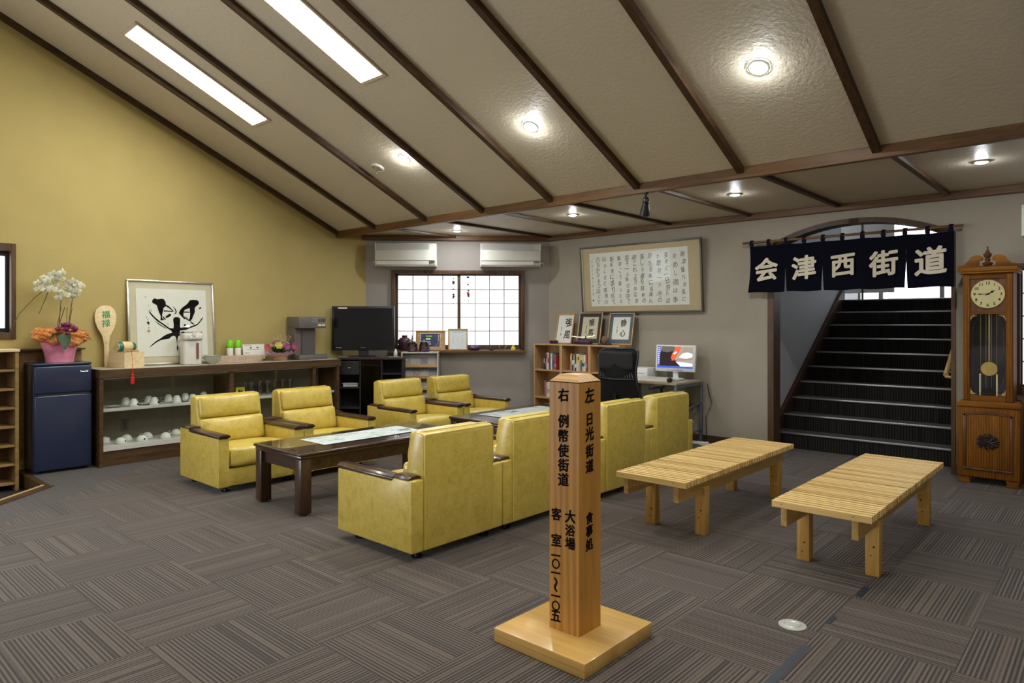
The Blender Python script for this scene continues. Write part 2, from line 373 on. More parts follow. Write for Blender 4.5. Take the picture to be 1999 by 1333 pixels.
def chars(mb, items, y, ext=.001, face='-y', off=0.0):
    """items: (text, x, z, size[, sx, rot]) placed on a vertical face"""
    for it in items:
        t, x, z, sz = it[:4]; sx = it[4] if len(it) > 4 else 1; rt = it[5] if len(it) > 5 else 0
        me = text_me(t, sz, ext)
        bbx = [v.co.x for v in me.vertices] or [0]; bby = [v.co.y for v in me.vertices] or [0]
        c = Vector(((min(bbx)+max(bbx))/2, (min(bby)+max(bby))/2, 0)) if len(t) == 1 else Vector((0, 0, 0))
        if t in '一〜': c = Vector((c.x, c.y, 0))
        SH = Matrix(((1, 0, 0, 0), (SLANT, 1, 0, 0), (0, 0, 1, 0), (0, 0, 0, 1)))
        m = UP @ Matrix.Rotation(rt, 4, 'Z') @ SH @ Matrix.Diagonal((sx, 1, 1, 1)) @ Matrix.Translation(-c)
        if face == '-y': m = Matrix.Translation((x, y, z)) @ m
        else: m = Matrix.Translation((y, x, z)) @ Matrix.Rotation(PI/2, 4, 'Z') @ m
        # a brush-thick stroke: the same glyph laid down a few times, slightly shifted
        w_ = off*sz; n_ = 0 if w_ <= 0 else (8 if w_ > .0045 else 5)
        mb.mesh(me, m)
        for q in range(n_):
            a = 2*PI*q/n_+.3; mb.mesh(me, Matrix.Translation(((w_*math.cos(a) if face == '-y' else 0), (0 if face == '-y' else w_*math.cos(a)), w_*math.sin(a))) @ Matrix.Translation((0, -.00012*(q+1), 0) if face == '-y' else (.00012*(q+1), 0, 0)) @ m)
    return mb
# the diagonal back wall has its own frame: x along the wall, -y into the room
AX, AY = -7.45, 5.39; DX, DY = .70976, .70445; BW_RZ = math.atan2(DY, DX)
def wb(d, off=0, z=0): return (AX+DX*d+DY*off, AY+DY*d-DX*off, z)
# the sloping ceiling
TS = .456; SL = math.atan(TS); YB, ZB = 4.95, 2.49
def zc(y): return ZB+TS*(YB-y)
RIDGE = -.4
# ============================================================ THE ROOM
XR, YN = 3.0, -3.2        # the room goes on to the right of and behind the camera
# ---- floor slab and carpet tiles
GEN = [(-7.45, 1.60), (-6.60, 1.575), (-2.25, -3.2), (-7.45, -3.2)]
mb = MB().prism([(-7.6, 1.60), (-6.60, 1.575), (-2.25, YN), (XR, YN), (XR, 7.6), (-7.6, 7.6)], -.14, -.0062, 'z')
fl = struct(mb.build('floor', M['slab']))
gk = struct(MB().prism([(-7.6, 1.60), (-6.60, 1.575), (-2.25, YN), (-7.6, YN)], -.16, -.12, 'z').build('floor_entrance', M['genkan']))
def side_of(p, a, b): return (b[0]-a[0])*(p[1]-a[1])-(b[1]-a[1])*(p[0]-a[0])
E1, E2 = (-6.60, 1.575), (-2.25, -3.2)            # edge of the entrance step
P1, P2 = (-7.0, 2.62), (-1.75, -2.9)              # edge of the plain carpet band
def tile_mesh(poly):
    mb = MB(); mb.prism(poly, -.006, 0.0, 'z'); return mb
base_tile = tile_mesh([(-.2492, -.2492), (.2492, -.2492), (.2492, .2492), (-.2492, .2492)]).build('carpet_tile', M['carpet'], fl)
proto_me = base_tile.data; first = True
def clip(poly, a, b, keep=1):
    out = []
    for k, p in enumerate(poly):
        q = poly[(k+1) % len(poly)]; sp, sq = side_of(p, a, b)*keep, side_of(q, a, b)*keep
        if sp >= 0: out.append(p)
        if sp*sq < 0:
            t = sp/(sp-sq); out.append((p[0]+(q[0]-p[0])*t, p[1]+(q[1]-p[1])*t))
    return out
ntile = 0
for i in range(-4, 13):
    for j in range(-6, 12):
        x0, y0 = -4.987+.5*j, 1.072+.5*i
        if x0 < -7.5 or x0 > .6 or y0 > 7.09 or y0 < -.5: continue
        cx, cy = x0+.25, y0+.25
        # only what the photograph could show (ahead of and beside the camera)
        fx, fz = cx*math.cos(.7332)+cy*math.sin(.7332), -cx*math.sin(.7332)+cy*math.cos(.7332)
        if fz < 1.2 or abs(fx) > fz*.95+.9: continue
        corners = [(x0, y0), (x0+.5, y0), (x0+.5, y0+.5), (x0, y0+.5)]
        poly = clip(corners, P1, P2, 1)
        poly = [(min(max(px, -7.45), XR), min(py, 7.415)) for px, py in poly]
        if len(poly) < 3: continue
        A_ = abs(sum(poly[k][0]*poly[(k+1) % len(poly)][1]-poly[(k+1) % len(poly)][0]*poly[k][1] for k in range(len(poly))))/2
        if A_ < .004: continue
        rot = 0 if (i+j) % 2 == 0 else PI/2
        if A_ > .2495:
            if first: o = base_tile; first = False
            else: o = base_tile.copy(); COL.objects.link(o); o.parent = fl
            o.name = 'carpet_tile'
        else:
            cr, sr = math.cos(-rot), math.sin(-rot)
            lp = []
            for px, py in poly:
                dx, dy = px-cx, py-cy
                lp.append((dx*cr-dy*sr, dx*sr+dy*cr))
            o = tile_mesh(lp).build('carpet_tile', M['carpet'], fl)
        o.location = (cx, cy, 0); o.rotation_euler = (0, 0, rot); ntile += 1
# rest of the carpet outside the picture
MB().prism([(.5, YN), (XR, YN), (XR, 7.1), (.5, 7.1)], -.006, -.0008, 'z').prism([(-1.5, YN), (.5, YN), (.5, .0), (-4.6, .0)], -.006, -.0008, 'z').build('carpet_sheet', M['carpet_plain'], fl)
# plain carpet band along the entrance edge
MB().prism([(-7.45, 1.605), (-6.56, 1.605), (-6.5, 1.56), (-2.1, -3.2), (-1.55, -3.1), P1, (-7.45, 3.05)], -.006, -.0004, 'z').build('carpet_border', M['carpet_plain'], fl)
# wooden edge of the entrance step with its light nosing
dxe, dye = (E2[0]-E1[0]), (E2[1]-E1[1]); le = math.hypot(dxe, dye); nx, ny = -dye/le, dxe/le
tr = MB()
tr.prism([(E1[0]+.02, E1[1]), E2, (E2[0]+nx*.10, E2[1]+ny*.10), (E1[0]+nx*.10, E1[1]+ny*.10)], -.12, .004, 'z')
tr.prism([(-7.45, 1.575), (E1[0]+.03, E1[1]), (E1[0]+.05, E1[1]+.04), (-7.45, 1.625)], -.12, .004, 'z')
t_ = struct(tr.build('trim_1', M['counter_wood']))
MB().prism([(E1[0], E1[1]-.004), (E2[0], E2[1]-.004), (E2[0]+nx*.014, E2[1]+ny*.014), (E1[0]+nx*.014, E1[1]+ny*.014)], -.02, .010, 'z').build('edge_strip', M['genkan_edge'], t_)

# ---- left wall (yellow) with a small window near the entrance
WL = -7.45
def gable(y0, y1, z0=None):
    pts = [(y0, -.16 if z0 is None else z0), (y1, -.16 if z0 is None else z0)]
    top = []
    ys = sorted({y0, y1} | ({RIDGE} if y0 < RIDGE < y1 else set()) | ({YB} if y0 < YB < y1 else set()), reverse=True)
    for y in ys: top.append((y, ZB+.06 if y >= YB else (zc(y)+.05 if y >= RIDGE else zc(2*RIDGE-y)+.05)))
    return pts+top
mb = MB()
mb.prism(gable(1.555, 5.392), WL-.15, WL, 'x')
mb.prism(gable(-.2, 1.555, 2.04), WL-.15, WL, 'x')
mb.prism([(-.2, -.16), (1.555, -.16), (1.555, 1.205), (-.2, 1.205)], WL-.15, WL, 'x')
mb.prism(gable(YN, -.2), WL-.15, WL, 'x')
struct(mb.build('wall_left', M['wall_yellow']))
win3 = thing('window_3', 'small brown framed window at the left edge above the shoe rack', 'window'); win3['kind'] = 'structure'
mb = MB()
for a in ((WL-.12, WL+.02, 1.535, 1.572, 1.19, 2.05), (WL-.12, WL+.02, .30, 1.535, 1.985, 2.05), (WL-.12, WL+.02, .30, 1.535, 1.19, 1.25)): mb.box(*a, bev=.004)
mb.build('window_frame', M['trim_z'], win3)
mb = MB(); mb.box(WL-.11, WL-.07, 1.508, 1.535, 1.25, 1.985, bev=.003); mb.box(WL-.11, WL-.07, .30, 1.508, 1.94, 1.985); mb.box(WL-.11, WL-.07, .30, 1.508, 1.25, 1.29)
mb.build('sash', M['black'], win3)
B('pane', M['glass'], win3, WL-.095, WL-.088, .30, 1.508, 1.29, 1.94)
struct(B('wall_filler', M['wall_yellow'], None, WL-.149, WL-.001, -.2, .30, 1.205, 2.04))

# ---- back wall (diagonal) with the shoji window
WLEN = 2.4275
def onwall(o): o.location = (AX, AY, 0); o.rotation_euler = (0, 0, BW_RZ); return o
w1x0, w1x1, w1z0, w1z1 = .37, 2.065, .985, 2.0
mb = MB()
mb.box(-.2, w1x0, 0, .15, -.1, 2.6).box(w1x1, WLEN+.2, 0, .15, -.1, 2.6).box(w1x0, w1x1, 0, .15, -.1, w1z0).box(w1x0, w1x1, 0, .15, w1z1, 2.6)
onwall(struct(mb.build('wall_back', M['wall_back'])))
win1 = thing('window_1', 'wide two-panel paper shoji window in the back wall', 'window'); win1['kind'] = 'structure'; onwall(win1)
mb = MB()
mb.box(.334, .385, -.035, .12, .955, 2.035, bev=.004).box(2.05, 2.098, -.035, .12, .955, 2.035, bev=.004).box(.385, 2.05, -.035, .12, 1.985, 2.035, bev=.004)
mb.build('window_frame', M['trim_z'], win1, 30)
B('window_sill', M['trim_x'], win1, .32, 2.11, -.13, .12, .945, .975, bev=.004)
def shoji(parent, x0, x1, z0, z1, y, cols, rows, paper, st=.028, bot=.05, top=.03, left=None, right=None):
    left = st if left is None else left; right = st if right is None else right
    mb = MB()
    mb.box(x0, x0+left, y, y+.025, z0, z1, bev=.002).box(x1-right, x1, y, y+.025, z0, z1, bev=.002)
    mb.box(x0+left, x1-right, y, y+.025, z0, z0+bot, bev=.002).box(x0+left, x1-right, y, y+.025, z1-top, z1, bev=.002)
    f = mb.build('sash', M['trim_z'], parent, 30)
    gx0, gx1, gz0, gz1 = x0+left, x1-right, z0+bot, z1-top; cw, rh = (gx1-gx0)/cols, (gz1-gz0)/rows
    for k in range(1, cols): B('lattice_bar', M['lattice'], f, gx0+cw*k-.0055, gx0+cw*k+.0055, y+.004, y+.016, gz0, gz1)
    for k in range(1, rows): B('lattice_bar', M['lattice'], f, gx0, gx1, y+.006, y+.015, gz0+rh*k-.0050, gz0+rh*k+.0050)
    pane = MB().box(-cw/2+.0008, cw/2-.0008, -.001, .001, -rh/2+.0008, rh/2-.0008).build('paper_pane', paper, f)
    for a in range(cols):
        for b in range(rows):
            o = pane if a+b == 0 else pane.copy()
            if a+b: COL.objects.link(o); o.parent = f
            o.location = (gx0+cw*(a+.5), y+.018, gz0+rh*(b+.5))
    return f
shoji(win1, .385, 1.245, .975, 1.985, .035, 4, 5, M['shoji'], .032, .072, .02, right=.04)
shoji(win1, 1.205, 2.05, .975, 1.985, .005, 4, 5, M['shoji'], .032, .072, .02, left=.04)

# ---- right wall with arched stair opening and a shoji window beside the clock
WR = 7.10; AX0, AX1 = -2.78, -1.12; ACX, AHW = (AX0+AX1)/2, (AX1-AX0)/2
def arch_z(x): return 2.335-.205*abs((x-ACX)/AHW)**2.15
def arch_pts(n=24, off=0): return [(AX0+(AX1-AX0)*k/n, arch_z(AX0+(AX1-AX0)*k/n)+off) for k in range(n+1)]
mb = MB()
mb.box(-5.90, AX0, WR, WR+.15, -.1, 2.6).box(AX1, -.68, WR, WR+.15, -.1, 2.6)
mb.box(-.68, 1.3, WR, WR+.15, -.1, .80).box(-.68, 1.3, WR, WR+.15, 1.80, 2.6).box(1.3, XR, WR, WR+.15, -.1, 2.6)
ap = arch_pts(24, .0)
for (xa, za), (xb, zb) in zip(ap, ap[1:]): mb.prism([(xa, za), (xb, zb), (xb, 2.6), (xa, 2.6)], WR, WR+.15, 'y')
bmesh.ops.remove_doubles(mb.bm, verts=mb.bm.verts, dist=.0005)
struct(mb.build('wall_right', M['wall_grey']))
# arch and jamb lining
out = arch_pts(24, .012); inn = [(AX0+.055+(AX1-AX0-.11)*k/24, arch_z(AX0+.03+(AX1-AX0-.06)*k/24)-.035) for k in range(25)]
mb = MB()
for k in range(24): mb.prism([out[k], out[k+1], inn[k+1], inn[k]], WR-.015, WR+.17, 'y')
bmesh.ops.remove_doubles(mb.bm, verts=mb.bm.verts, dist=.0005)
a_ = struct(mb.build('trim_arch', M['trim'], None, 40))
struct(B('trim_jamb', M['trim_z'], None, AX0-.005, AX0+.06, WR-.015, WR+.17, 0, arch_z(AX0)+.01, bev=.004))
struct(B('trim_jamb', M['trim_z'], None, AX1-.03, AX1+.005, WR-.015, WR+.17, 0, arch_z(AX1)+.01, bev=.004))
win2 = thing('window_2', 'paper shoji window beside the tall clock', 'window', (0, WR, 0)); win2['kind'] = 'structure'
mb = MB(); mb.box(-.70, -.655, -.03, .10, .735, 1.835, bev=.004).box(-.655, 1.28, -.03, .10, 1.79, 1.835, bev=.004).box(-.655, 1.28, -.04, .10, .735, .80, bev=.004).box(1.25, 1.30, -.03, .10, .735, 1.835)
mb.build('window_frame', M['trim_z'], win2, 30)
shoji(win2, -.655, .31, .80, 1.79, .02, 4, 5, M['shoji_side'], .012, .02, .012)
shoji(win2, .29, 1.25, .80, 1.79, .05, 4, 5, M['shoji_side'], .03, .05, .02)
# walls outside the picture
struct(B('wall_near', M['wall_grey'], None, -7.6, XR, YN-.15, YN, -.16, 5.2))
mb = MB(); mb.prism(gable(YN, 7.2, -.16), XR, XR+.15, 'x'); struct(mb.build('wall_far_right', M['wall_grey']))
# unseen frames: the glazed entrance, and made-up ones round the rear fill lamps
for nm, (x0, x1, y0, y1, z0, z1), ax in (('window_5', (WL, WL+.06, -3.02, -1.18, .17, 2.13), 'y'), ('rear_fill_frame_left', (-6.62, -4.18, YN, YN+.07, .93, 2.47), 'x'), ('rear_fill_frame_right', (.48, 2.72, YN, YN+.07, .93, 2.47), 'x')):
    mb = MB(); t5 = .06
    mb.box(x0, x1, y0, y1, z0-t5, z0).box(x0, x1, y0, y1, z1, z1+t5)
    if ax == 'y': mb.box(x0, x1, y0-t5, y0, z0-t5, z1+t5).box(x0, x1, y1, y1+t5, z0-t5, z1+t5)
    else: mb.box(x0-t5, x0, y0, y1, z0-t5, z1+t5).box(x1, x1+t5, y0, y1, z0-t5, z1+t5)
    struct(mb.build(nm, M['trim_z']))
# ---- baseboards
struct(B('baseboard_right', M['base'], None, -5.73, AX0-.005, WR-.018, WR, 0, .088, bev=.003))
struct(B('baseboard_right', M['base'], None, AX1+.005, XR, WR-.018, WR, 0, .088, bev=.003))
o = B('baseboard_back', M['base'], None, 0, WLEN, -.018, 0, 0, .088, bev=.003); struct(onwall(o))
struct(B('baseboard_left', M['base'], None, WL, WL+.018, 1.64, 5.39, 0, .088, bev=.003))

# ---- sloping ceiling, flat ceiling, beams and battens
mb = MB()
mb.prism([(YB, ZB), (RIDGE, zc(RIDGE)), (RIDGE, zc(RIDGE)+.12), (YB, ZB+.12)], WL-.15, XR+.1, 'x')
mb.prism([(RIDGE, zc(RIDGE)), (YN-.1, zc(2*RIDGE-YN+.1)), (YN-.1, zc(2*RIDGE-YN+.1)+.12), (RIDGE, zc(RIDGE)+.12)], WL-.15, XR+.1, 'x')
struct(mb.build('ceiling', M['ceiling']))
struct(MB().prism([(WL-.1, YB-.003), (XR+.1, YB-.003), (XR+.1, 7.2), (-5.75, 7.2), (WL-.1, 5.35)], ZB, ZB+.12, 'z').build('ceiling_flat', M['ceiling']))
struct(B('trim_beam', M['trim_x'], None, WL, XR, 4.925, 4.975, 2.415, 2.50, bev=.004))
struct(B('trim_beam', M['trim_x'], None, -5.73, XR, 7.035, 7.10, 2.425, 2.49, bev=.004))
o = B('trim_beam', M['trim_x'], None, -.03, WLEN+.02, -.07, .0, 2.425, 2.49, bev=.004); struct(onwall(o))
bat = None
bl = (YB-RIDGE)/math.cos(SL)
def batten(x, w=.055, h=.045):
    o = MB().box(-w/2, w/2, 0, bl, -h, .0, bev=.003).build('trim_batten', M['trim'])
    o.location = (x, YB-.01, ZB+.005); o.rotation_euler = (PI-SL, 0, 0); o.scale = (1, 1, -1); return struct(o)
for k, x in enumerate([-7.425, -6.648, -5.722, -4.846, -3.955, -3.035, -2.138, -1.216, -.30, .61, 1.52, 2.43]):
    o = MB().prism([(YB-.02, ZB+.009), (RIDGE, zc(RIDGE)), (RIDGE, zc(RIDGE)-.05), (YB-.02, ZB-.041)], x-(.025 if k else .022), x+(.025 if k else .035), 'x').build('trim_batten', M['trim'])
    struct(o)
for k, x in enumerate([-6.58, -5.66, -4.79, -3.91, -2.96, -2.08, -1.17, -.27, .64]):
    y1 = 7.04 if x > -5.75 else AY+DY/DX*(x-AX)-.03
    struct(B('trim_batten', M['trim'] if k % 2 else M['counter_wood'], None, x-.022, x+.022, 4.97, y1, 2.46, 2.49, bev=.002))

# ---- stairwell and upper lobby
SX0, SX1, RS, TD, Y1 = -2.88, -1.115, .165, .265, 7.42
mb = MB()
mb.prism([(7.25, -.1), (9.9, -.1), (9.9, 4.3), (7.25, 4.3)], SX0-.12, SX0, 'x')
struct(mb.build('wall_stair', M['white_wall']))
struct(MB().prism([(7.25, -.1), (12.3, -.1), (12.3, 4.3), (7.25, 4.3)], SX1, SX1+.12, 'x').build('wall_stair', M['white_wall']))
struct(B('wall_stair', M['white_wall'], None, -7, SX1+.12, 7.25, 7.37, 2.6, 4.3))
struct(B('ceiling_lobby', M['white_wall'], None, -7, SX1+.12, 7.25, 12.4, 4.1, 4.2))
struct(B('floor_lobby', M['genkan'], None, -7, SX1, 9.82, 12.4, 1.5, 1.645))
struct(B('wall_lobby', M['white_wall'], None, -7, -6.9, 9.8, 12.4, 1.5, 4.2))
struct(B('wall_lobby', M['white_wall'], None, -7, SX0-.12, 9.75, 9.85, 1.5, 4.2))
struct(B('wall_lobby', M['white_wall'], None, -7, -3.32, 12.3, 12.4, 1.5, 4.2))
stair = thing('staircase', 'carpeted staircase with metal nosings rising behind the arch', 'staircase', (0, Y1, 0))
for k in range(10):
    y0 = TD*k; d1 = TD+.02 if k < 9 else .12
    st = B('step', M['carpet_stair'], stair, SX0+.004, SX1-.004, y0, 2.42, RS*k-.001, RS*(k+1)-.004) if k == 9 else B('step', M['carpet_stair'], stair, SX0+.004, SX1-.004, y0, y0+TD+.01, max(0, RS*k-RS), RS*(k+1)-.004)
    st.rotation_euler = (0, 0, 0)
    MB().box(SX0+.004, SX1-.004, y0-.012, y0+.020, RS*(k+1)-.018, RS*(k+1)+.001, bev=.004).build('nosing', M['alu'], st, 30)
mb = MB(); mb.prism([(-.16, 0), (-.16, .10), (TD*9+.02, RS*10+.13), (TD*9+.10, RS*10+.13), (TD*9+.10, RS*9), (.03, 0)], SX0+.002, SX0+.045, 'x', bev=.003)
mb.build('stringer', M['base'], stair)
hr = thing('handrail', 'ochre wooden handrail on the right side of the stairs', 'handrail', (-1.215, 7.245, .862))
MB().tube([(0, .0, 0), (.02, 2.3, 1.42)], .023, 10).build('rail', M['pine_y'], hr, 40)
MB().tube([(0, .0, 0), (.0, -.02, -.012), (.085, -.02, -.02)], .013, 8).build('rail_end', M['pine_y'], hr, 40)
for y, z in ((.35, .216), (1.6, .988)): MB().tube([(0, y, z-.02), (.0, y, z-.06), (.095, y, z-.06)], .006, 6).build('bracket', M['chrome'], hr)
# glazed lobby doors (daylight outside)
lob = thing('window_4', 'tall glazed doors of the upper lobby seen over the stairs', 'window', (0, 12.35, 0)); lob['kind'] = 'structure'
for x0, x1 in ((-3.32, -2.98), (-2.98, -2.12), (-2.12, -1.115)):
    mb = MB(); z0, z1 = 1.645, 3.6
    mb.box(x0, x0+.03, -.03, .03, z0, z1).box(x1-.03, x1, -.03, .03, z0, z1).box(x0, x1, -.03, .03, z0, z0+.05).box(x0, x1, -.03, .03, z1-.05, z1)
    f = mb.build('door_frame', M['frame_dark'], lob); B('pane', M['glass'], f, x0+.03, x1-.03, -.004, .004, z0+.05, z1-.05)
struct(B('wall_lobby', M['white_wall'], None, -3.32, SX1, 12.3, 12.4, 3.6, 4.2))
pt = thing('folding_screen', 'pale partition with dark posts on the upper landing', 'screen', (-3.05, 10.6, 1.645))
for k in range(3):
    B('post', M['frame_dark'], pt, -.6+k*.42, -.575+k*.42, -.012, .012, 0, 2.1)
    B('panel', M['label_white'], pt, -.575+k*.42, -.18+k*.42, -.004, .004, .12, 1.9)
struct(B('ground_outside', plain('concrete', (.42, .42, .40), .9), None, -30, 30, 12.4, 40, 1.3, 1.58))
car = thing('planter', 'dark planter trough seen through the lobby doors', 'planter', (-2.0, 16.5, 1.58))
B('trough', M['mat_blue'], car, -.6, .6, -.2, .2, 0, .45, bev=.03); 
mb = MB()
for k in range(26): mb.ball((random.uniform(-.5, .5), random.uniform(-.12, .12), random.uniform(.5, .8)), .12, u=8, v=6)
mb.build('shrub', M['leaf'], car, 60)
# ============================================================ ARMCHAIRS
def make_armchair(label, group):
    t = thing('armchair', label, 'armchair', group=group)      # faces local -y; width along x
    HW, FR, RE = .369, -.345, .37
    Lr, Dw = M['leather'], M['dark_wood']
    MB().cushion(-.283, .283, FR+.012, .34, .05, .195, .014, n=5).build('base', Lr, t, 50)
    mb = MB(); mb.M = Matrix.Translation((0, FR, .28)) @ Matrix.Rotation(math.radians(-4), 4, 'X'); mb.cushion(-.279, .279, -.008, .51, -.085, .078, .036, (0, .010, .020)); mb.build('seat_cushion', Lr, t, 60)
    for s in (-1, 1):
        x0, x1 = (s*.283, s*HW) if s > 0 else (s*HW, s*.283)
        a = MB().prism([(FR, .05), (RE-.002, .05), (RE-.002, .456), (.205, .456), (.175, .434), (FR, .434)], x0, x1, 'x', bev=.009, seg=3).build('arm', Lr, t, 50)
        for xx in (x0+.003, x1-.003):
            MB().tube([(xx, FR+.003, .055), (xx, FR+.003, .43)], .0028, 6).build('piping', M['piping'], a, 40)
        pf = [(s*(.278), .0), (s*.3695, .0), (s*.368, .016), (s*.345, .030), (s*.300, .030), (s*.278, .020)]
        MB().prism([(p[0], .436+p[1]) for p in pf], FR-.012, .20, 'y', bev=.004).prism([(p[0], .457+p[1]*.62) for p in pf], .195, RE-.03, 'y', bev=.003).build('armrest', Dw, t, 40)
    pr = [(.17, .05), (RE, .05), (RE, .690), (RE-.012, .706), (RE-.03, .712), (.285, .715), (.262, .705), (.250, .68), (.196, .42), (.17, .30)]
    bk = MB().prism(pr, -.283, .283, 'x', bev=.012, seg=3).build('backrest', Lr, t, 50)
    MB().tube([(-.277, RE+.001, .06), (-.277, RE+.001, .69), (-.268, RE-.001, .702), (.268, RE-.001, .702), (.277, RE+.001, .69), (.277, RE+.001, .06)], .0028, 6).build('piping', M['piping'], bk, 40)
    MB().tube([(-.268, RE-.042, .7165), (.268, RE-.042, .7165)], .0028, 6).build('piping', M['piping'], bk, 40)
    # two padded rolls on the front of the backrest
    R = Matrix.Rotation(math.radians(-11), 4, 'X')
    mb = MB(); mb.M = Matrix.Translation((0, .235, .622)) @ R; mb.cushion(-.268, .268, -.035, .055, -.094, .094, .03, (0, .014, 0)); mb.build('head_cushion', Lr, t, 60)
    mb = MB(); mb.M = Matrix.Translation((0, .196, .424)) @ R; mb.cushion(-.276, .276, -.050, .055, -.110, .104, .030, (0, .020, 0)); mb.build('back_cushion', Lr, t, 60)
    for sx in (-1, 1):
        for y in (-.25, .29): MB().cyl((sx*.27, y, .03), .013, .05, n=12).cyl((sx*.27, y, .006), .032, .012, n=16).build('foot', M['black_gloss'], t, 40)
    return t
ga = 'yellow armchairs along the display counter side'; gb = 'yellow armchairs with their backs to the benches'
ch = make_armchair('yellow vinyl armchair nearest the blue refrigerator, left end of its row', ga)
ch.location = (-5.56, 2.765, 0); ch.rotation_euler = (0, 0, PI/2)
dup(ch, (-5.56, 3.512, 0), PI/2, 'yellow armchair beside the leftmost one, facing the near coffee table', ga)
dup(ch, (-5.66, 4.745, 0), PI/2, 'yellow armchair in front of the black television stand, facing the far coffee table', ga)
dup(ch, (-5.66, 5.50, 0), PI/2, 'yellow armchair below the magazine rack, farthest of the row facing right', ga)
dup(ch, (-3.30, 2.797, 0), -PI/2, 'yellow armchair nearest the camera, seen from behind, whole back in view', gb)
dup(ch, (-3.30, 3.543, 0), -PI/2, 'yellow armchair partly hidden by the left side of the wooden signpost', gb)
dup(ch, (-3.30, 4.607, 0), -PI/2, 'yellow armchair showing its back just right of the wooden signpost', gb)
dup(ch, (-3.30, 5.352, 0), -PI/2, 'yellow armchair farthest right of its row, in front of the computer desk', gb)

# ============================================================ COFFEE TABLES
def make_table(label, y0, y1, x0=-4.85, x1=-4.19):
    W, D = x1-x0, y1-y0
    t = thing('coffee_table', label, 'table', ((x0+x1)/2, (y0+y1)/2, 0), 0, 'dark coffee tables')
    hw, hd = W/2, D/2
    mb = MB().box(-hw, hw, -hd, hd, .415, .437, bev=.008, seg=3).box(-hw+.012, hw-.012, -hd+.012, hd-.012, .392, .415, bev=.004)
    mb.build('tabletop', M['dark_wood'], t, 40)
    B('glass_plate', M['glass'], t, -hw+.01, hw-.01, -hd+.01, hd-.01, .4375, .4425, bev=.001)
    for sx in (-1, 1):
        for sy in (-1, 1):
            MB().box(sx*(hw-.055)-.042, sx*(hw-.055)+.042, sy*(hd-.055)-.042, sy*(hd-.055)+.042, .012, .392, bev=.006).cyl((sx*(hw-.055), sy*(hd-.055), .006), .03, .012, n=14).build('leg', M['dark_wood_z'], t, 40)
    for sy in (-1, 1): B('apron', M['dark_wood'], t, -hw+.09, hw-.09, sy*(hd-.05)-.011, sy*(hd-.05)+.011, .305, .392)
    for sx in (-1, 1): B('apron', M['dark_wood'], t, sx*(hw-.05)-.011, sx*(hw-.05)+.011, -hd+.09, hd-.09, .305, .392)
    return t
def sheet(label, pts, z, mat, lines):
    cx = sum(p[0] for p in pts)/4; cy = sum(p[1] for p in pts)/4
    o = MB().prism([(p[0]-cx, p[1]-cy) for p in pts], 0, .0008, 'z').build('map_sheet', mat); o.location = (cx, cy, z); tag(o, label, 'paper')
    mb = MB()
    xs = [p[0]-cx for p in pts]; ys = [p[1]-cy for p in pts]; w = (max(xs)-min(xs))*.42; h = (max(ys)-min(ys))*.45
    for k in range(lines):
        x = random.uniform(-w, w); y = random.uniform(-h, h); pp = [(x, y, .001)]
        for q in range(5): x = max(-w, min(w, x+random.uniform(-.06, .06))); y = max(-h, min(h, y+random.uniform(-.09, .09))); pp.append((x, y, .001))
        mb.tube(pp, .0011, 4)
    mb.build('printed_lines', plain('map_ink', (.32, .36, .33), .8), o)
    for k in range(3):
        x, y = random.uniform(-w, w*.5), random.uniform(-h, h*.8)
        B('printed_patch', plain('map_patch', (.45, .52, .48) if k else (.10, .12, .18), .8), o, x, x+.06, y, y+.12, .0009, .0012)
    return o
make_table('low dark wood coffee table with glass plate, nearer of the two', 2.49, 3.99)
make_table('low dark coffee table farther back, partly behind the yellow armchairs', 4.47, 5.95)
sheet('white map sheet under glass on the near coffee table', [(-4.70, 2.79), (-4.36, 2.79), (-4.36, 3.72), (-4.70, 3.72)], .443, M['map_paper'], 26)
sheet('printed map sheet on the far coffee table', [(-4.70, 4.72), (-4.36, 4.72), (-4.36, 5.66), (-4.70, 5.66)], .443, plain('map_grey', (.42, .44, .42), .7), 34)
# ============================================================ SIGNPOST
sp = thing('signpost', 'square wooden signpost with black Japanese lettering on a square base', 'signpost', (-1.724, 2.31, 0))
MB().box(-.245, .222, -.237, .252, 0, .058, bev=.003).build('base_board', M['base_board'], sp, 30)
B('base_seam', M['oak_dark'], sp, -.2455, .2225, -.2375, -.2365, .0285, .0292)
p = .0765
MB().box(-p, p, -p+.0015, p+.0015, .058, 1.092).build('post', M['post_wood'], sp)
mb = MB(); r0 = [(-p, -p+.0015), (p, -p+.0015), (p, p+.0015), (-p, p+.0015)]; q = p-.030
a = [mb.bm.verts.new((x, y, 1.092)) for x, y in r0]; b = [mb.bm.verts.new((x*q/p, y*q/p, 1.120)) for x, y in r0]; c = [mb.bm.verts.new((x, y, 1.088)) for x, y in r0]
mb.bm.faces.new(b)
for k in range(4): mb.bm.faces.new((a[k], a[(k+1) % 4], b[(k+1) % 4], b[k])); mb.bm.faces.new((c[k], c[(k+1) % 4], a[(k+1) % 4], a[k]))
mb.build('post_cap', M['post_cap'], sp)
yf = -p+.0015-.0006
mb = MB()
s_ = .057
chars(mb, [('右', -.003, 1.037, s_), ('例', -.003, .929, s_), ('幣', -.003, .868, .056), ('使', -.003, .807, s_), ('街', -.003, .747, s_), ('道', -.003, .688, s_),
           ('大', .032, .541, .056), ('浴', .032, .484, .050), ('場', .032, .430, .052), ('客', -.040, .538, .054), ('室', -.040, .430, .056)], yf, .0008, '-y', .024)
chars(mb, [('一', -.043, .365, .050), ('〇', -.043, .330, .044), ('一', -.043, .292, .050), ('～', -.043, .243, .062, 1, PI/2), ('一', -.043, .196, .050), ('〇', -.043, .155, .044), ('五', -.043, .112, .054)], yf, .0008, '-y', .024)
mb.build('lettering', M['ink'], sp)
mb = MB()
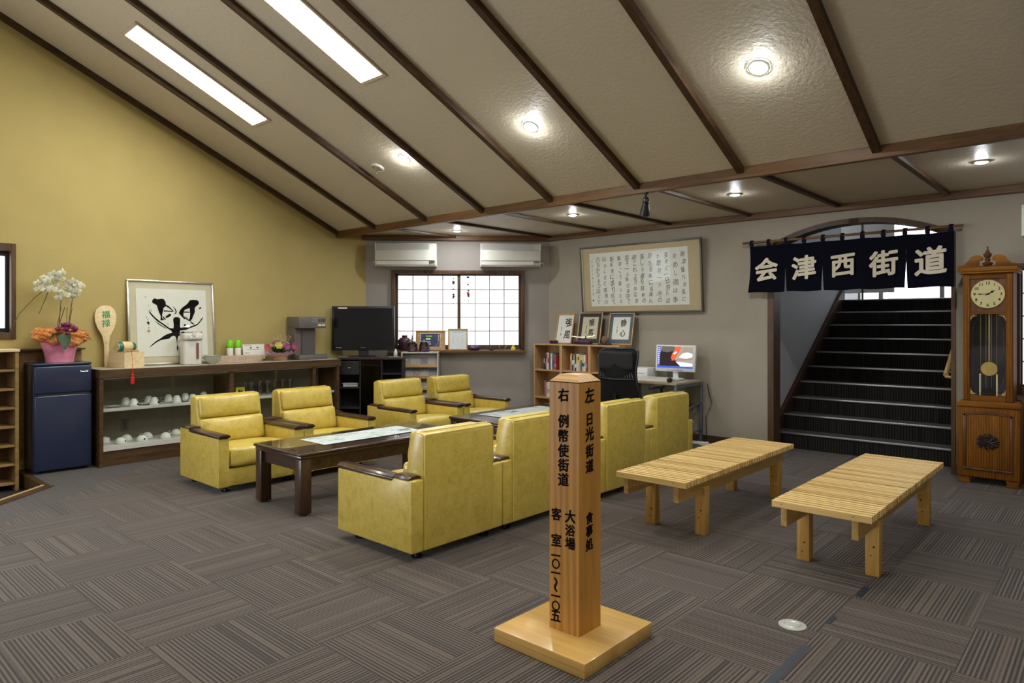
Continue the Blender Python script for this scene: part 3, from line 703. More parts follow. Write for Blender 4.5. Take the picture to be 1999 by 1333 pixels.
chars(mb, [('左', -.002, 1.037, .066), ('日', -.002, .936, .056), ('光', -.002, .876, .060), ('街', -.002, .806, .056), ('道', -.002, .744, .056), ('食', -.003, .530, .050), ('事', -.004, .476, .050), ('処', -.004, .420, .052)], p+.0006, .0008, '+x', .024)
mb.build('lettering', M['ink'], sp)

# ============================================================ SLATTED BENCHES
def make_bench(label):
    t = thing('slatted_bench', label, 'bench', group='slatted pine benches')   # origin under the middle, long side along y
    N = 43; Lh = .875; pit = 2*Lh/N
    tones = [M['pine'], wood('pine_pale', (.50, .33, .11), (.68, .48, .19), 'x', .5), wood('pine_warm', (.36, .21, .055), (.54, .35, .115), 'x', .5)]
    first = {}
    for k in range(N):
        y = -Lh+pit*(k+.5); tm = random.choice([0, 0, 1, 1, 2]); dz = random.uniform(-.0012, .0012)
        if k in (0, N-1): tm = 1
        if tm not in first:
            o = MB().box(-.2425, .2425, -pit/2+.0082, pit/2-.0082, .364, .400, bev=.0016, seg=1).build('slat', tones[tm], t); first[tm] = o
        else: o = first[tm].copy(); COL.objects.link(o); o.parent = t
        o.location = (random.uniform(-.0015, .0015), y, dz)
    for x in (-.190, .158):
        MB().box(x-.016, x+.016, -.835, .835, .262, .3635, bev=.003).build('rail', M['pine_y'], t, 30)
    for x in (-.198, .156):
        for y in (-.525, .70):
            o = MB().box(x-.034, x+.034, y, y+.068, 0, .300, bev=.003).build('leg', M['pine_z'], t, 30)
            for z_, w_ in ((.12, .006), (.07, .004)):
                MB().cyl((x+random.uniform(-.015, .015), y-.0004, z_+random.uniform(-.03, .05)), w_, .001, 'y', 10).build('knot', M['oak_dark'], o)
    for y in (-.495, .73): B('crossbar', M['pine'], t, -.165, .125, y-.012, y+.018, .300, .3635, bev=.003)
    for x in (-.190, .158):
        MB().cyl((x, -Lh+.0034, .386), .003, .001, 'y', 8).build('screw', M['oak_dark'], t)
    return t
b1 = make_bench('slatted pine bench standing behind the signpost, left of the pair')
b1.location = (-2.150, 4.505, 0)
dup(b1, (-1.150, 4.465, 0), 0, 'slatted pine bench standing nearest the staircase and tall clock, right of the pair')

# ============================================================ DISPLAY COUNTER
cc = thing('display_counter', 'long low display counter with glass front along the yellow wall', 'cabinet', (WL, 0, 0))
fx = .43                                                       # front plane (local x)
B('countertop', M['counter_top'], cc, 0, fx-.0, 2.13, 4.70, .885, .905, bev=.003)
B('front_rail', M['counter_wood'], cc, fx-.02, fx+.012, 2.115, 4.71, .824, .9035, bev=.003)
B('end_rail', M['counter_wood'], cc, 0, fx-.02, 2.112, 2.135, .824, .904, bev=.002)
B('base_plinth', M['counter_wood'], cc, .01, fx-.03, 2.13, 4.68, 0, .14, bev=.002)
B('base_deck', M['cream_metal'], cc, .01, fx-.02, 2.15, 4.66, .14, .187, bev=.002)
for y0, y1 in ((2.118, 2.152), (3.345, 3.392), (4.335, 4.375), (4.66, 4.695)): B('upright', M['counter_wood'], cc, fx-.06, fx, y0, y1, 0 if y0 < 2.2 or y0 > 4.6 else .187, .824, bev=.002)
B('end_panel', M['counter_wood'], cc, .005, fx-.06, 2.12, 2.14, 0, .824)
B('end_panel', M['counter_wood'], cc, .005, fx-.06, 4.67, 4.69, 0, .824)
B('divider', M['counter_wood'], cc, .02, .30, 3.36, 3.38, .187, .824)
B('back_panel', plain('case_back', (.20, .175, .135), .7), cc, .002, .012, 2.13, 4.69, .14, .885)
B('shelf', M['cream_metal'], cc, .02, fx-.055, 2.152, 3.345, .503, .530, bev=.003)
B('shelf', M['cream_metal'], cc, .02, fx-.055, 3.392, 4.66, .503, .530, bev=.003)
for y0, y1, dx in ((2.155, 2.80, 0), (2.765, 3.345, .012), (3.395, 3.90, 0), (3.87, 4.34, .012)):
    B('glass_door', M['glass_case'], cc, fx-.040+dx, fx-.036+dx, y0, y1, .187, .824)
B('door_track', M['cream_metal'], cc, fx-.048, fx-.018, 2.15, 4.66, .812, .824)
ol = thing('wall_outlet', 'grey outlet plate on the back of the display counter', 'outlet', (WL+.013, 2.472, .315), PI/2)
B('plate', M['taupe'], ol, -.037, .037, -.006, 0, -.06, .06, bev=.003); B('sockets', M['frame_dark'], ol, -.015, .015, -.008, -.006, -.04, .04)
def make_pot(h, label, grp):
    t = thing('ceramic_pot', label, 'pot', group=grp)
    if h > .06: pr = [(.046, 0), (.048, .004), (.043, .02), (.036, .045), (.027, .066), (.018, .074), (.001, .076)]
    else: pr = [(.050, 0), (.052, .004), (.051, .016), (.045, .034), (.033, .048), (.018, .056), (.001, .058)]
    MB().lathe(pr, n=22).build('body', M['porcelain'], t, 50)
    MB().cyl((.043, -.012, .022), .009, .012, 'x', 12).build('spout_hole', M['black_mat'], t, 50)
    MB().tube([(.0+.03*math.cos(a), .042+.020*math.sin(a)+.006, .024+.018*math.sin(a*1.0+1)) for a in [k*PI/6 for k in range(10)]], .0034, 6).build('handle', M['porcelain'], t, 50)
    return t
gu = 'white upturned pots on the upper glass shelf'; gl = 'white upturned pots on the lower deck'
tall = make_pot(.075, 'white conical ceramic pot on upper case shelf, front row, nearest the refrigerator', gu)
tall.location = (-7.125, 2.446, .531); tall.rotation_euler.z = .9
ordn = ['second', 'third', 'fourth']
for k, y in enumerate((2.634, 2.85, 3.01)): dup(tall, (-7.13, y, .531), 1.0+.4*k, f'white conical ceramic pot on upper case shelf, front row, {ordn[k]} from the refrigerator', gu)
ordb = ['first', 'second', 'third', 'fourth', 'fifth']
for k, y in enumerate((2.43, 2.64, 2.83, 3.0, 3.19)): dup(tall, (-7.29, y, .531), 1.6+.5*k, f'white conical ceramic pot on upper case shelf, back row, {ordb[k]} from the left', gu)
low = make_pot(.055, 'white domed ceramic pot on lower case deck, front row, left', gl)
low.location = (-7.12, 2.33, .188); low.rotation_euler.z = .9
for k, (y, nm) in enumerate(((2.52, 'middle'), (2.74, 'right'))): dup(low, (-7.12, y, .188), .4+k, f'white domed ceramic pot on lower case deck, front row, {nm}', gl)
for k, (y, nm) in enumerate(((2.24, 'leftmost'), (2.43, 'second'), (2.62, 'third'), (2.90, 'fourth'))): dup(low, (-7.27, y, .188), 1.1+.7*k, f'white domed ceramic pot on lower case deck, back row, {nm} from the left', gl)
# stacked plates under the pots
for k, (y, nm) in enumerate(((2.30, 'at the left end'), (2.56, 'between the front pots'), (2.95, 'at the middle'))):
    o = MB().lathe([(.03, 0), (.065, .010), (.07, .014), (.066, .014), (.03, .005), (.001, .005)], n=22).build('saucer', M['porcelain'], None, 50); o.location = (-7.20, y, .531)
    tag(o, f'thin white saucer on upper case shelf {nm}', 'saucer', 'white saucers in the display counter')
# glasses in the second bay
gg = None
for k in range(13):
    y = 3.66+.047*k+random.uniform(-.006, .006); x = WL+(.20 if k % 2 else .13)
    if gg is None:
        gg = MB().lathe([(.020, 0), (.024, .002), (.032, .145), (.030, .145), (.022, .006), (.001, .006)], n=16).build('drinking_glass', glass('tumbler', (.985, .99, .985), .15, 2.4), None, 50); o = gg
        tag(o, 'clear tumbler in the display counter, next to the yellow card', 'glass', 'tumblers in the display counter')
    else: o = gg.copy(); COL.objects.link(o); o['label'] = 'clear tumbler in the display counter, %s of thirteen from the left' % 'first second third fourth fifth sixth seventh eighth ninth tenth eleventh twelfth thirteenth'.split()[k]
    o.location = (x, y, .531)
ys = thing('price_card', 'yellow card with a dark mark inside the display counter', 'card', (WL+.22, 3.565, .531), PI/2)
B('card', M['yellow'], ys, -.05, .05, 0, .004, 0, .10); MB().prism([(-.03,.03),(-.015,.028),(0,.05),(.018,.028),(.034,.034),(.02,.07),(.004,.058),(-.016,.075)], -.0008, .0002, 'y').build('printed_mark', M['ink'], ys)
# ============================================================ REFRIGERATOR AND ORCHID
fr = thing('refrigerator', 'small dark blue two-door refrigerator between shoe rack and display counter', 'refrigerator', (-7.10, 1.855, 0), PI/2)
MB().box(-.222, .222, .035, .335, .02, .955, bev=.006).build('body', M['navy'], fr, 30)
MB().box(-.226, .226, .005, .338, .955, .978, bev=.008, seg=3).build('top_panel', M['navy'], fr, 30)
MB().box(-.222, .222, -.010, .030, .708, .950, bev=.010, seg=3).build('freezer_door', M['navy'], fr, 40)
MB().box(-.222, .222, -.010, .030, .025, .690, bev=.010, seg=3).build('fridge_door', M['navy'], fr, 40)
B('door_gasket', M['chrome'], fr, -.2225, -.218, .0305, .0345, .05, .62)
B('handle_recess', M['black_mat'], fr, -.20, .205, -.004, .028, .691, .707)
for sx in (-1, 1): MB().cyl((sx*.18, .06, .011), .018, .022, n=12).build('foot', M['black'], fr, 30)
mb = MB(); mb.tube([(.145, -.0105, .898), (.158, -.0112, .906), (.172, -.0112, .897), (.195, -.0112, .903)], .0028, 5); mb.tube([(.13, -.0105, .896), (.15, -.0105, .893), (.19, -.0105, .892)], .0014, 5)
mb.build('badge', M['chrome'], fr)
oc = thing('potted_orchid', 'white potted orchid wrapped in pink paper on top of the blue refrigerator', 'plant', (-7.26, 1.865, .979), PI/2)
MB().lathe([(.060, 0), (.07, .02), (.082, .15), (.085, .17), (.07, .17), (.001, .16)], n=26).build('pot', M['porcelain'], oc, 50)
def wrap(r0, r1, z0, z1, n, amp, seed, open_=0):
    rnd = random.Random(seed); ph = [rnd.uniform(0, 6) for _ in range(4)]; mb = MB(); rows = 12; V = []
    for a in range(rows+1):
        u = a/rows; row = []
        for k in range(n):
            t = 2*PI*k/n; wv = amp*u**1.6*(math.sin(5*t+ph[0])+.6*math.sin(9*t+ph[1])+.35*math.sin(17*t+ph[2]))
            r = r0+(r1-r0)*u**1.5+wv; z = z0+(z1-z0)*(u-.25*u**4*(1+math.sin(3*t+ph[3]))*open_)
            row.append(mb.bm.verts.new((r*math.cos(t), r*math.sin(t)*.8, z+wv*.5)))
        V.append(row)
    for A_, B_ in zip(V, V[1:]):
        for k in range(n): mb.bm.faces.new((A_[k], A_[(k+1) % n], B_[(k+1) % n], B_[k]))
    return mb
def organza(name, c):
    m, nt, p = nodes_of(name); v = tex_coord(nt); n = noise(nt, v, 22, 4, .6, 1.0)
    L(nt, ramp(nt, n, [(.35, c[0]), (.5, c[1]), (.68, c[2])]), p.inputs['Base Color']); p.inputs['Roughness'].default_value = .4
    n2 = noise(nt, v, 70, 2); L(nt, ramp(nt, n2, [(.40, (.45, .45, .45)), (.60, (.85, .85, .85))]), p.inputs['Alpha']); bump(nt, p, n, .8, .01); return m
M['pink'] = plain('pink_wrap', (.78, .25, .38), .35, 0, .35, 7); M['orange'] = organza('orange_organza', ((.55, .13, .03), (.78, .27, .055), (.86, .46, .14)))
wrap(.112, .158, .0, .215, 84, .011, 3).build('pink_wrapping', M['pink'], oc, 60)
wrap(.120, .178, .15, .285, 96, .020, 5, .2).build('orange_organza', M['orange'], oc, 60)
def crumple(c, r, seed, name='orange_organza', mat='orange', amp=.13):
    rnd = random.Random(seed); ph = [rnd.uniform(0, 6) for _ in range(6)]; mb = MB(); mb.ball((0, 0, 0), 1, u=40, v=24)
    for v in mb.bm.verts:
        d = v.co.normalized(); f = 1+amp*(math.sin(4*d.x+ph[0])*math.sin(5*d.y+ph[1])+.45*math.sin(7*d.z+5*d.x+ph[2])+.2*math.sin(11*d.y+6*d.z+ph[3]))
        v.co = Vector((c[0]+d.x*r[0]*f, c[1]+d.y*r[1]*f, c[2]+d.z*r[2]*f))
    return mb.build(name, M[mat], oc, 60)
crumple((-.120, -.05, .262), (.110, .085, .055), 1); crumple((-.165, -.06, .225), (.062, .06, .042), 2); crumple((.115, -.06, .250), (.100, .08, .050), 3); crumple((.165, -.05, .215), (.055, .06, .040), 6); crumple((.0, .03, .255), (.13, .07, .055), 8)
crumple((-.075, -.105, .20), (.060, .035, .045), 9); crumple((.085, -.105, .19), (.065, .035, .050), 10)
M['magenta'] = plain('purple_ribbon', (.20, .012, .085), .4, 0, .4, 30)
mb = MB(); rnd = random.Random(4)
for k in range(34):
    a = rnd.uniform(0, 2*PI); r = rnd.uniform(0, .085); mb.ball((.025+r*math.cos(a), -.10+r*math.sin(a)*.6, .300+rnd.uniform(-.05, .050)-abs(r)*.2), rnd.uniform(.016, .026), 1, 1, .8, 8, 6)
mb.build('ribbon_bow', M['magenta'], oc, 60)
def leaf(mb, base, tip, w, droop, n=8):
    base, tip = Vector(base), Vector(tip); ax = tip-base; side = ax.cross(Vector((0, 0, 1))).normalized(); V = []
    for k in range(n+1):
        u = k/n; c = base+ax*u+Vector((0, 0, droop*math.sin(PI*u*.9))); ww = w*math.sin(PI*min(1, (u*.93+.07)))**.7
        V.append([mb.bm.verts.new(c+side*ww*s+Vector((0, 0, abs(s)*.25*ww))) for s in (-1, -.5, 0, .5, 1)])
    for A_, B_ in zip(V, V[1:]):
        for q in range(4): mb.bm.faces.new((A_[q], A_[q+1], B_[q+1], B_[q]))
for bs, tp, w_, dr in (((.0, -.12, .27), (-.005, -.19, .105), .052, .03), ((-.01, -.12, .26), (-.12, -.17, .19), .026, .04), ((.06, -.05, .22), (.25, -.06, .16), .03, .08), ((.05, .0, .22), (.24, .03, .24), .012, .06)):
    mb = MB(); leaf(mb, bs, tp, w_, dr); bmesh.ops.solidify(mb.bm, geom=list(mb.bm.faces), thickness=.002); mb.build('leaf', M['leaf'], oc, 60)
stems = [[(-.01, 0, .2), (.0, 0, .42), (.01, 0, .56), (-.03, -.02, .68), (-.11, -.03, .735), (-.19, -.03, .70)], [(-.04, 0, .2), (-.01, 0, .38), (.012, 0, .50)],
         [(.05, 0, .2), (.08, .0, .42), (.105, 0, .60), (.09, -.02, .70), (.02, -.03, .765), (-.05, -.03, .79)], [(.035, 0, .2), (.055, .0, .36), (.06, 0, .50)], [(.02, 0, .2), (.075, .0, .33), (.10, .0, .50)],
         [(-.08, -.02, .68), (-.14, .0, .635), (-.20, .02, .57), (-.30, .03, .44), (-.345, .03, .34)], [(-.09, 0, .64), (-.12, 0, .55), (-.16, 0, .44)], [(.04, 0, .50), (-.01, 0, .32), (-.05, .0, .22)]]
for s in stems: MB().tube(s, .0035, 6, .0024).build('stem', M['stem'], oc, 60)
def flower(c, size, yaw, pitch, seed):
    mb = MB(); rnd = random.Random(seed)
    R = Matrix.Translation(c) @ Matrix.Rotation(yaw, 4, 'Z') @ Matrix.Rotation(pitch, 4, 'X')
    for ang, w_, l_ in ((90, .30, .55), (210, .30, .55), (330, .30, .55), (5, .50, .62), (175, .50, .62)):
        a = math.radians(ang); d = Vector((math.cos(a), 0, math.sin(a))); sd = Vector((-math.sin(a), 0, math.cos(a))); V = []
        for k in range(6):
            u = k/5; ww = w_*size*math.sin(PI*min(.97, .12+u*.85))**.8
            V.append([mb.bm.verts.new(R @ (d*l_*size*u*1.1+sd*ww*s*.62+Vector((0, -.10*size*math.sin(PI*u)+.12*size*s*s*u, 0)))) for s in (-1, 0, 1)])
        for A_, B_ in zip(V, V[1:]):
            for q in range(2): mb.bm.faces.new((A_[q], A_[q+1], B_[q+1], B_[q]))
    bmesh.ops.solidify(mb.bm, geom=list(mb.bm.faces), thickness=.0012)
    o = mb.build('flower', M['petal'], oc, 60)
    m2 = MB(); m2.M = R; m2.ball((0, -.012, -.004), .008, 1, .8, 1.2, 8, 6); m2.build('lip', M['yellow'], o, 60)
fls = [(-.055, .785, .052), (-.005, .80, .050), (-.105, .72, .050), (-.065, .735, .05), (-.02, .745, .048), (-.11, .67, .05), (-.075, .65, .048), (-.155, .65, .045), (-.05, .69, .046), (-.165, .70, .040), (-.12, .755, .035),
       (.07, .72, .052), (.105, .705, .05), (.135, .69, .046), (.03, .66, .050), (.065, .665, .05), (.09, .64, .046), (.02, .60, .048), (.06, .595, .046), (-.02, .575, .042), (-.01, .63, .035), (.085, .60, .036)]
for k, (x, z, s_) in enumerate(fls): flower((x*1.15+.012, -.03+random.uniform(-.035, .02), z+.012), s_*1.55, random.uniform(-.7, .7), random.uniform(-.4, .3), k)

# ============================================================ SHOE RACK
sr = thing('shoe_rack', 'open wooden shoe rack with many shelves at the left edge', 'rack', (WL, 0, -.12))
B('side_panel', M['rack_wood'], sr, .01, .30, 1.505, 1.532, 0, 1.205, bev=.002)
B('side_panel', M['rack_wood'], sr, .01, .30, .42, .447, 0, 1.205, bev=.002)
B('top_board', M['light_wood'], sr, .005, .31, .41, 1.54, 1.205, 1.228, bev=.003)
B('back_board', plain('rack_back', (.16, .09, .045), .7), sr, .006, .012, .447, 1.505, .04, 1.205)
for k in range(7): B('shelf', M['rack_wood'], sr, .012, .295, .447, 1.505, .055+.163*k, .075+.163*k, bev=.002)
lg = tag(B('wall_ledge', M['counter_wood'], None, WL+.001, WL+.10, 1.58, 2.10, 1.085, 1.10, bev=.002), 'thin ledge on the yellow wall behind the refrigerator', 'ledge')
pn = tag(MB().box(WL+.001, WL+.014, 1.60, 2.09, .10, 1.084).build('wall_panel', M['rack_wood']), 'wooden panel below the ledge behind the refrigerator', 'panel')

# ============================================================ THINGS ON THE DISPLAY COUNTER
CT = .906
# rice paddle
pd = thing('rice_paddle', 'large wooden rice paddle with green lettering leaning on the yellow wall', 'paddle', (WL+.075, 2.292, CT), PI/2, rx=0)
hd = [(.0, .605)]; blade = [(-.022, .0), (-.022, .22), (-.034, .30), (-.075, .385), (-.094, .45), (-.097, .51), (-.080, .565), (-.045, .597), (0, .606)]
ol_ = blade+[(-x, z) for x, z in blade[-2::-1]]
mb = MB(); mb.M = Matrix.Rotation(math.radians(-5), 4, 'X'); mb.prism(ol_, -.006, .006, 'y', bev=.003); mb.build('board', M['light_wood'], pd, 40)
mb = MB(); mb.M = Matrix.Rotation(math.radians(-5), 4, 'X'); chars(mb, [('福', 0, .515, .078), ('禄', 0, .428, .078)], -.0068, .0008, '-y', .016); mb.build('lettering', M['green'], pd)
mb = MB(); mb.M = Matrix.Rotation(math.radians(-5), 4, 'X'); chars(mb, [('川', 0, .235, .035)], -.0068, .0008, '-y', .0); mb.build('crest', M['green'], pd)
# wooden box and lucky mallet
bx = thing('wooden_box', 'pale square wooden box holding up the lucky mallet', 'box', (-7.205, 2.412, CT), math.radians(109))
h_ = .106
for k, (x0, x1, y0, y1) in enumerate(((-h_, h_, -h_, -h_+.012), (-h_, h_, h_-.012, h_), (-h_, -h_+.012, -h_+.012, h_-.012), (h_-.012, h_, -h_+.012, h_-.012))): B('side', M['light_wood'], bx, x0, x1, y0, y1, 0, .150, bev=.001)
B('lid', M['light_wood'], bx, -h_+.012, h_-.012, -h_+.012, h_-.012, .128, .146)
ml = thing('lucky_mallet', 'wooden lucky mallet with green ends and a red tassel on the pale box', 'mallet', (-7.185, 2.395, CT+.151), math.radians(104))
ml.scale = (1.12, 1.12, 1.05)
MB().lathe([(.001, -.078), (.034, -.078), (.044, -.05), (.048, -.02), (.048, .02), (.044, .05), (.034, .078), (.001, .078)], (0, 0, .048), 22, 'x').build('head', M['light_wood'], ml, 50)
for s in (-1, 1): MB().lathe([(.0365, s*.074), (.0415, s*.062), (.0458, s*.046)], (0, 0, .048), 22, 'x', cap=False).build('green_band', M['teal'], ml, 50)
for s in (-1, 1): MB().lathe([(.0464, s*.047), (.0470, s*.0445), (.0472, s*.042)], (0, 0, .048), 22, 'x', cap=False).build('dark_ring', M['oak_dark'], ml, 50)
MB().tube([(.0, .04, .046), (.0, .17, .030)], .010, 8).build('handle', M['light_wood'], ml, 40)
for z_ in (.012,): MB().tube([(-.05, -.05, .0085), (.02, -.055, .0085), (.07, -.05, .0085), (.10, -.02, .0085)], .0075, 7).build('cord_coil', M['basket'], ml, 50)
MB().tube([(.02, -.055, .014), (-.01, -.10, .008), (-.030, -.130, .006), (-.044, -.160, -.03), (-.047, -.168, -.12), (-.047, -.170, -.20)], .0022, 6).build('cord', M['red'], ml, 50)
mb = MB()
for k in range(26):
    a = 2*PI*k/26; r = .006+.010*(k % 3)/2; mb.tube([(-.047, -.170, -.195), (-.047+r*.7*math.cos(a), -.170+r*.7*math.sin(a), -.23), (-.047+r*math.cos(a), -.170+r*math.sin(a), -.285+.006*(k % 4))], .0019, 4)
mb.ball((-.047, -.170, -.202), .009); mb.build('tassel', M['red'], ml, 50)
# framed abstract calligraphy
fc = thing('framed_calligraphy', 'large square silver framed abstract ink calligraphy leaning on the yellow wall', 'picture', (WL+.088, 2.92, CT+.002), PI/2)
LM = Matrix.Rotation(math.radians(-5.2), 4, 'X'); W2, H2 = .436, .872
def leanbox(*a, **k):
    mb = MB(); mb.M = LM; return mb.box(*a, **k)
for nm, a in (('frame_rail', (-W2, W2, -.012, .02, 0, .018)), ('frame_rail', (-W2, W2, -.012, .02, H2-.018, H2)), ('frame_rail', (-W2, -W2+.018, -.012, .02, .018, H2-.018)), ('frame_rail', (W2-.018, W2, -.012, .02, .018, H2-.018))):
    leanbox(*a, bev=.003).build(nm, M['silver'], fc, 30)
leanbox(-W2+.018, W2-.018, .004, .012, .018, H2-.018).build('mount', M['mat_beige'], fc)
leanbox(-.352, .352, -.001, .004, .085, .785).build('paper', M['paper'], fc)
# ink strokes: traced outlines in a 1000 x 1000 sheet
def ink(mb, pts, y=-.0022, W=.704, H=.70, z0=.085, px=(250, 1210), pz=(215, 1125), th=.0008):
    q = [((x-(px[0]+px[1])/2)/(px[1]-px[0])*W, z0+(pz[1]-zz)/(pz[1]-pz[0])*H) for x, zz in pts]
    a = [mb.bm.verts.new((x, y, z)) for x, z in q]; b = [mb.bm.verts.new((x, y-th, z)) for x, z in q]; n = len(q)
    fs = [mb.bm.faces.new(a), mb.bm.faces.new(b[::-1])]
    for k in range(n): fs.append(mb.bm.faces.new((a[k], b[k], b[(k+1) % n], a[(k+1) % n])))
    bmesh.ops.recalc_face_normals(mb.bm, faces=fs); bmesh.ops.transform(mb.bm, matrix=LM, verts=a+b)
blobs = [
 [(458, 385), (470, 360), (495, 345), (530, 358), (575, 348), (615, 352), (640, 390), (640, 425), (665, 440), (640, 450), (610, 470), (600, 520), (585, 570), (585, 610), (615, 635), (560, 640), (568, 590), (545, 530), (530, 480), (522, 440), (490, 420), (465, 410)],
 [(610, 505), (660, 508), (720, 512), (760, 520), (715, 526), (660, 522), (612, 522)], [(665, 435), (700, 465), (740, 510), (725, 512), (690, 480), (650, 455)], [(730, 440), (770, 480), (788, 520), (775, 550), (750, 560), (772, 525), (760, 485)],
 [(630, 590), (690, 548), (708, 560), (700, 580), (660, 605), (632, 608)], [(590, 570), (610, 600), (640, 625), (625, 632), (598, 610)],
 [(950, 400), (975, 362), (1030, 352), (1085, 358), (1110, 385), (1100, 415), (1060, 445), (1040, 480), (1045, 520), (1020, 570), (1000, 620), (970, 655), (950, 640), (968, 600), (975, 540), (970, 500), (975, 470), (930, 480), (895, 500), (880, 540), (880, 580), (905, 610), (900, 630), (865, 600), (835, 565), (815, 540), (835, 500), (870, 460), (915, 430)],
 [(885, 520), (930, 518), (968, 522), (968, 532), (920, 530), (888, 534)], [(890, 575), (930, 610), (965, 645), (955, 650), (915, 622)], [(965, 650), (1000, 668), (1030, 695), (1020, 700), (985, 680)],
 [(735, 620), (755, 600), (790, 595), (822, 605), (832, 635), (825, 700), (830, 742), (870, 735), (930, 735), (1000, 715), (1060, 695), (1100, 660), (1130, 620), (1160, 590), (1150, 620), (1110, 670), (1075, 705), (1030, 725), (960, 750), (900, 775), (875, 800), (920, 808), (885, 825), (880, 850), (850, 870), (820, 850), (795, 860), (780, 920), (778, 960), (793, 1000), (790, 1030), (778, 1065), (768, 1020), (776, 975), (768, 900), (760, 865), (735, 850), (700, 862), (670, 890), (625, 895), (590, 900), (545, 912), (500, 935), (450, 970), (402, 1005), (430, 970), (490, 920), (560, 880), (600, 850), (650, 825), (715, 808), (700, 780), (660, 755), (590, 700), (520, 655), (455, 590), (420, 545), (410, 500), (440, 545), (490, 600), (560, 660), (620, 700), (680, 745), (735, 750), (740, 690), (733, 650)],
 [(405, 430), (420, 455), (412, 450)], [(430, 485), (455, 528), (440, 515)], [(1105, 470), (1125, 450), (1142, 460), (1130, 475), (1110, 482)], [(875, 700), (893, 690), (912, 700), (900, 718), (882, 716)], [(645, 680), (670, 690), (660, 694)], [(480, 640), (560, 700), (640, 750), (630, 752), (540, 700)],
 [(365, 330), (372, 325), (380, 333), (372, 340)], [(378, 655), (395, 665), (405, 650), (415, 680), (408, 710), (398, 690), (384, 680)], [(398, 740), (406, 734), (414, 742), (406, 750)], [(372, 595), (385, 600), (380, 612)], [(385, 625), (400, 628), (395, 640)],
]
for bl_ in blobs:
    mb = MB(); ink(mb, bl_); mb.build('brush_stroke', M['ink'], fc)
mb = MB(); ink(mb, [(382, 768), (420, 768), (420, 798), (382, 798)]); mb.build('red_seal', plain('seal_red', (.62, .22, .18), .8), fc)
leanbox(-W2+.018, W2-.018, -.0085, -.0065, .018, H2-.018).build('glazing', M['glass'], fc)
# thermos pot
tp = thing('thermos_pot', 'white electric thermos pot in front of the large framed calligraphy', 'pot', (-7.225, 3.030, CT), math.radians(82))
pr = [(-.082, -.09), (.082, -.09), (.095, -.06), (.095, .05), (.07, .085), (-.07, .085), (-.095, .05), (-.095, -.06)]
MB().prism(pr, .0, .255, 'z', bev=.014, seg=3).build('body', M['white_plastic'], tp, 40)
MB().prism([(x*1.04, y*1.08-.012) for x, y in pr], .255, .325, 'z', bev=.018, seg=3).build('lid', M['white_plastic'], tp, 40)
MB().box(-.05, .05, -.128, -.09, .262, .300, bev=.012, seg=3).build('spout', M['white_plastic'], tp, 40)
MB().cyl((.0, -.135, .318), .020, .012, 'y', 14).build('button', M['white_plastic'], tp, 40)
MB().lathe([(.055, .325), (.06, .334), (.05, .337), (.045, .328)], n=22, cap=False).build('lid_ring', M['silver'], tp, 40)
MB().tube([(-.098, .02, .30), (-.104, -.02, .345), (-.06, -.05, .352), (.06, -.05, .352), (.104, -.02, .345), (.098, .02, .30)], .007, 8).build('handle', M['white_plastic'], tp, 50)
B('water_gauge', plain('gauge', (.22, .07, .06), .3), tp, .028, .052, -.104, -.098, .06, .225, bev=.003)
bo = thing('glazed_bowl', 'pale green glazed bowl in front of the thermos pot', 'bowl', (-7.095, 3.200, CT))
MB().lathe([(.030, 0), (.032, .008), (.055, .022), (.078, .055), (.084, .088), (.080, .088), (.070, .05), (.03, .014), (.001, .012)], n=30).build('bowl', plain('celadon', (.50, .50, .40), .25), bo, 60)
MB().lathe([(.0838, .080), (.0855, .089), (.0795, .089)], n=30, cap=False).build('rim', plain('rim_green', (.20, .26, .22), .3), bo, 60)
bk = thing('wicker_basket', 'low oval woven basket left of the white notice', 'basket', (-7.235, 3.515, CT))
mb = MB()
for k in range(9):
    u = k/8; mb.tube([((.060+.018*u)*math.cos(2*PI*q/28), (.135+.028*u)*math.sin(2*PI*q/28), .006+.064*u+.0025*math.sin(14*2*PI*q/28+k*PI)) for q in range(29)], .0042, 6)
mb.build('weave', M['basket_pale'], bk, 60)
MB().lathe([(.001, .002), (.06, .002), (.06, .006), (.001, .006)], n=24).build('bottom', M['basket_pale'], bk); bk.children[-1].scale = (1, 2.2, 1)
mb = MB(); 
for k in range(26): mb.ball((random.uniform(-.04, .04), random.uniform(-.11, .11), .035+random.uniform(0, .016)), .016, 1.3, 1, .6, 8, 5)
mb.build('contents', plain('wrapped_sweets', (.66, .45, .14), .6, var=.4, scale=60), bk, 60)['kind'] = 'stuff'
for k, (y, lb) in enumerate(((3.505, 'white bottle with green cap, left one behind the wicker basket'), (3.597, 'white bottle with green cap, right one beside the white notice'))):
    if k == 0:
        bt = thing('bottle', lb, 'bottle', (-7.35, y, CT), group='green capped bottles')
        MB().lathe([(.032, 0), (.034, .004), (.034, .150), (.030, .158), (.001, .158)], n=22).build('body', M['label_white'], bt, 50)
        MB().lathe([(.0325, .158), (.034, .162), (.032, .215), (.027, .238), (.001, .241)], n=22).build('cap', M['lime'], bt, 50)
        mb = MB()
        for q in range(9): mb.cyl((.0345*math.cos(q*PI*2/9), .0345*math.sin(q*PI*2/9), .165), .006, .012, n=6, r2=.001)
        mb.build('cap_pattern', M['leaf'], bt)
    else: dup(bt, (-7.35, y, CT), 0, lb)
nt_ = thing('notice_stand', 'white tilted notice card with printed lines behind the basket', 'sign', (-7.335, 3.785, CT+.003), PI/2)
mb = MB(); mb.M = Matrix.Rotation(math.radians(-10), 4, 'X'); mb.box(-.128, .128, -.003, .003, .012, .188); mb.build('card', M['label_white'], nt_)
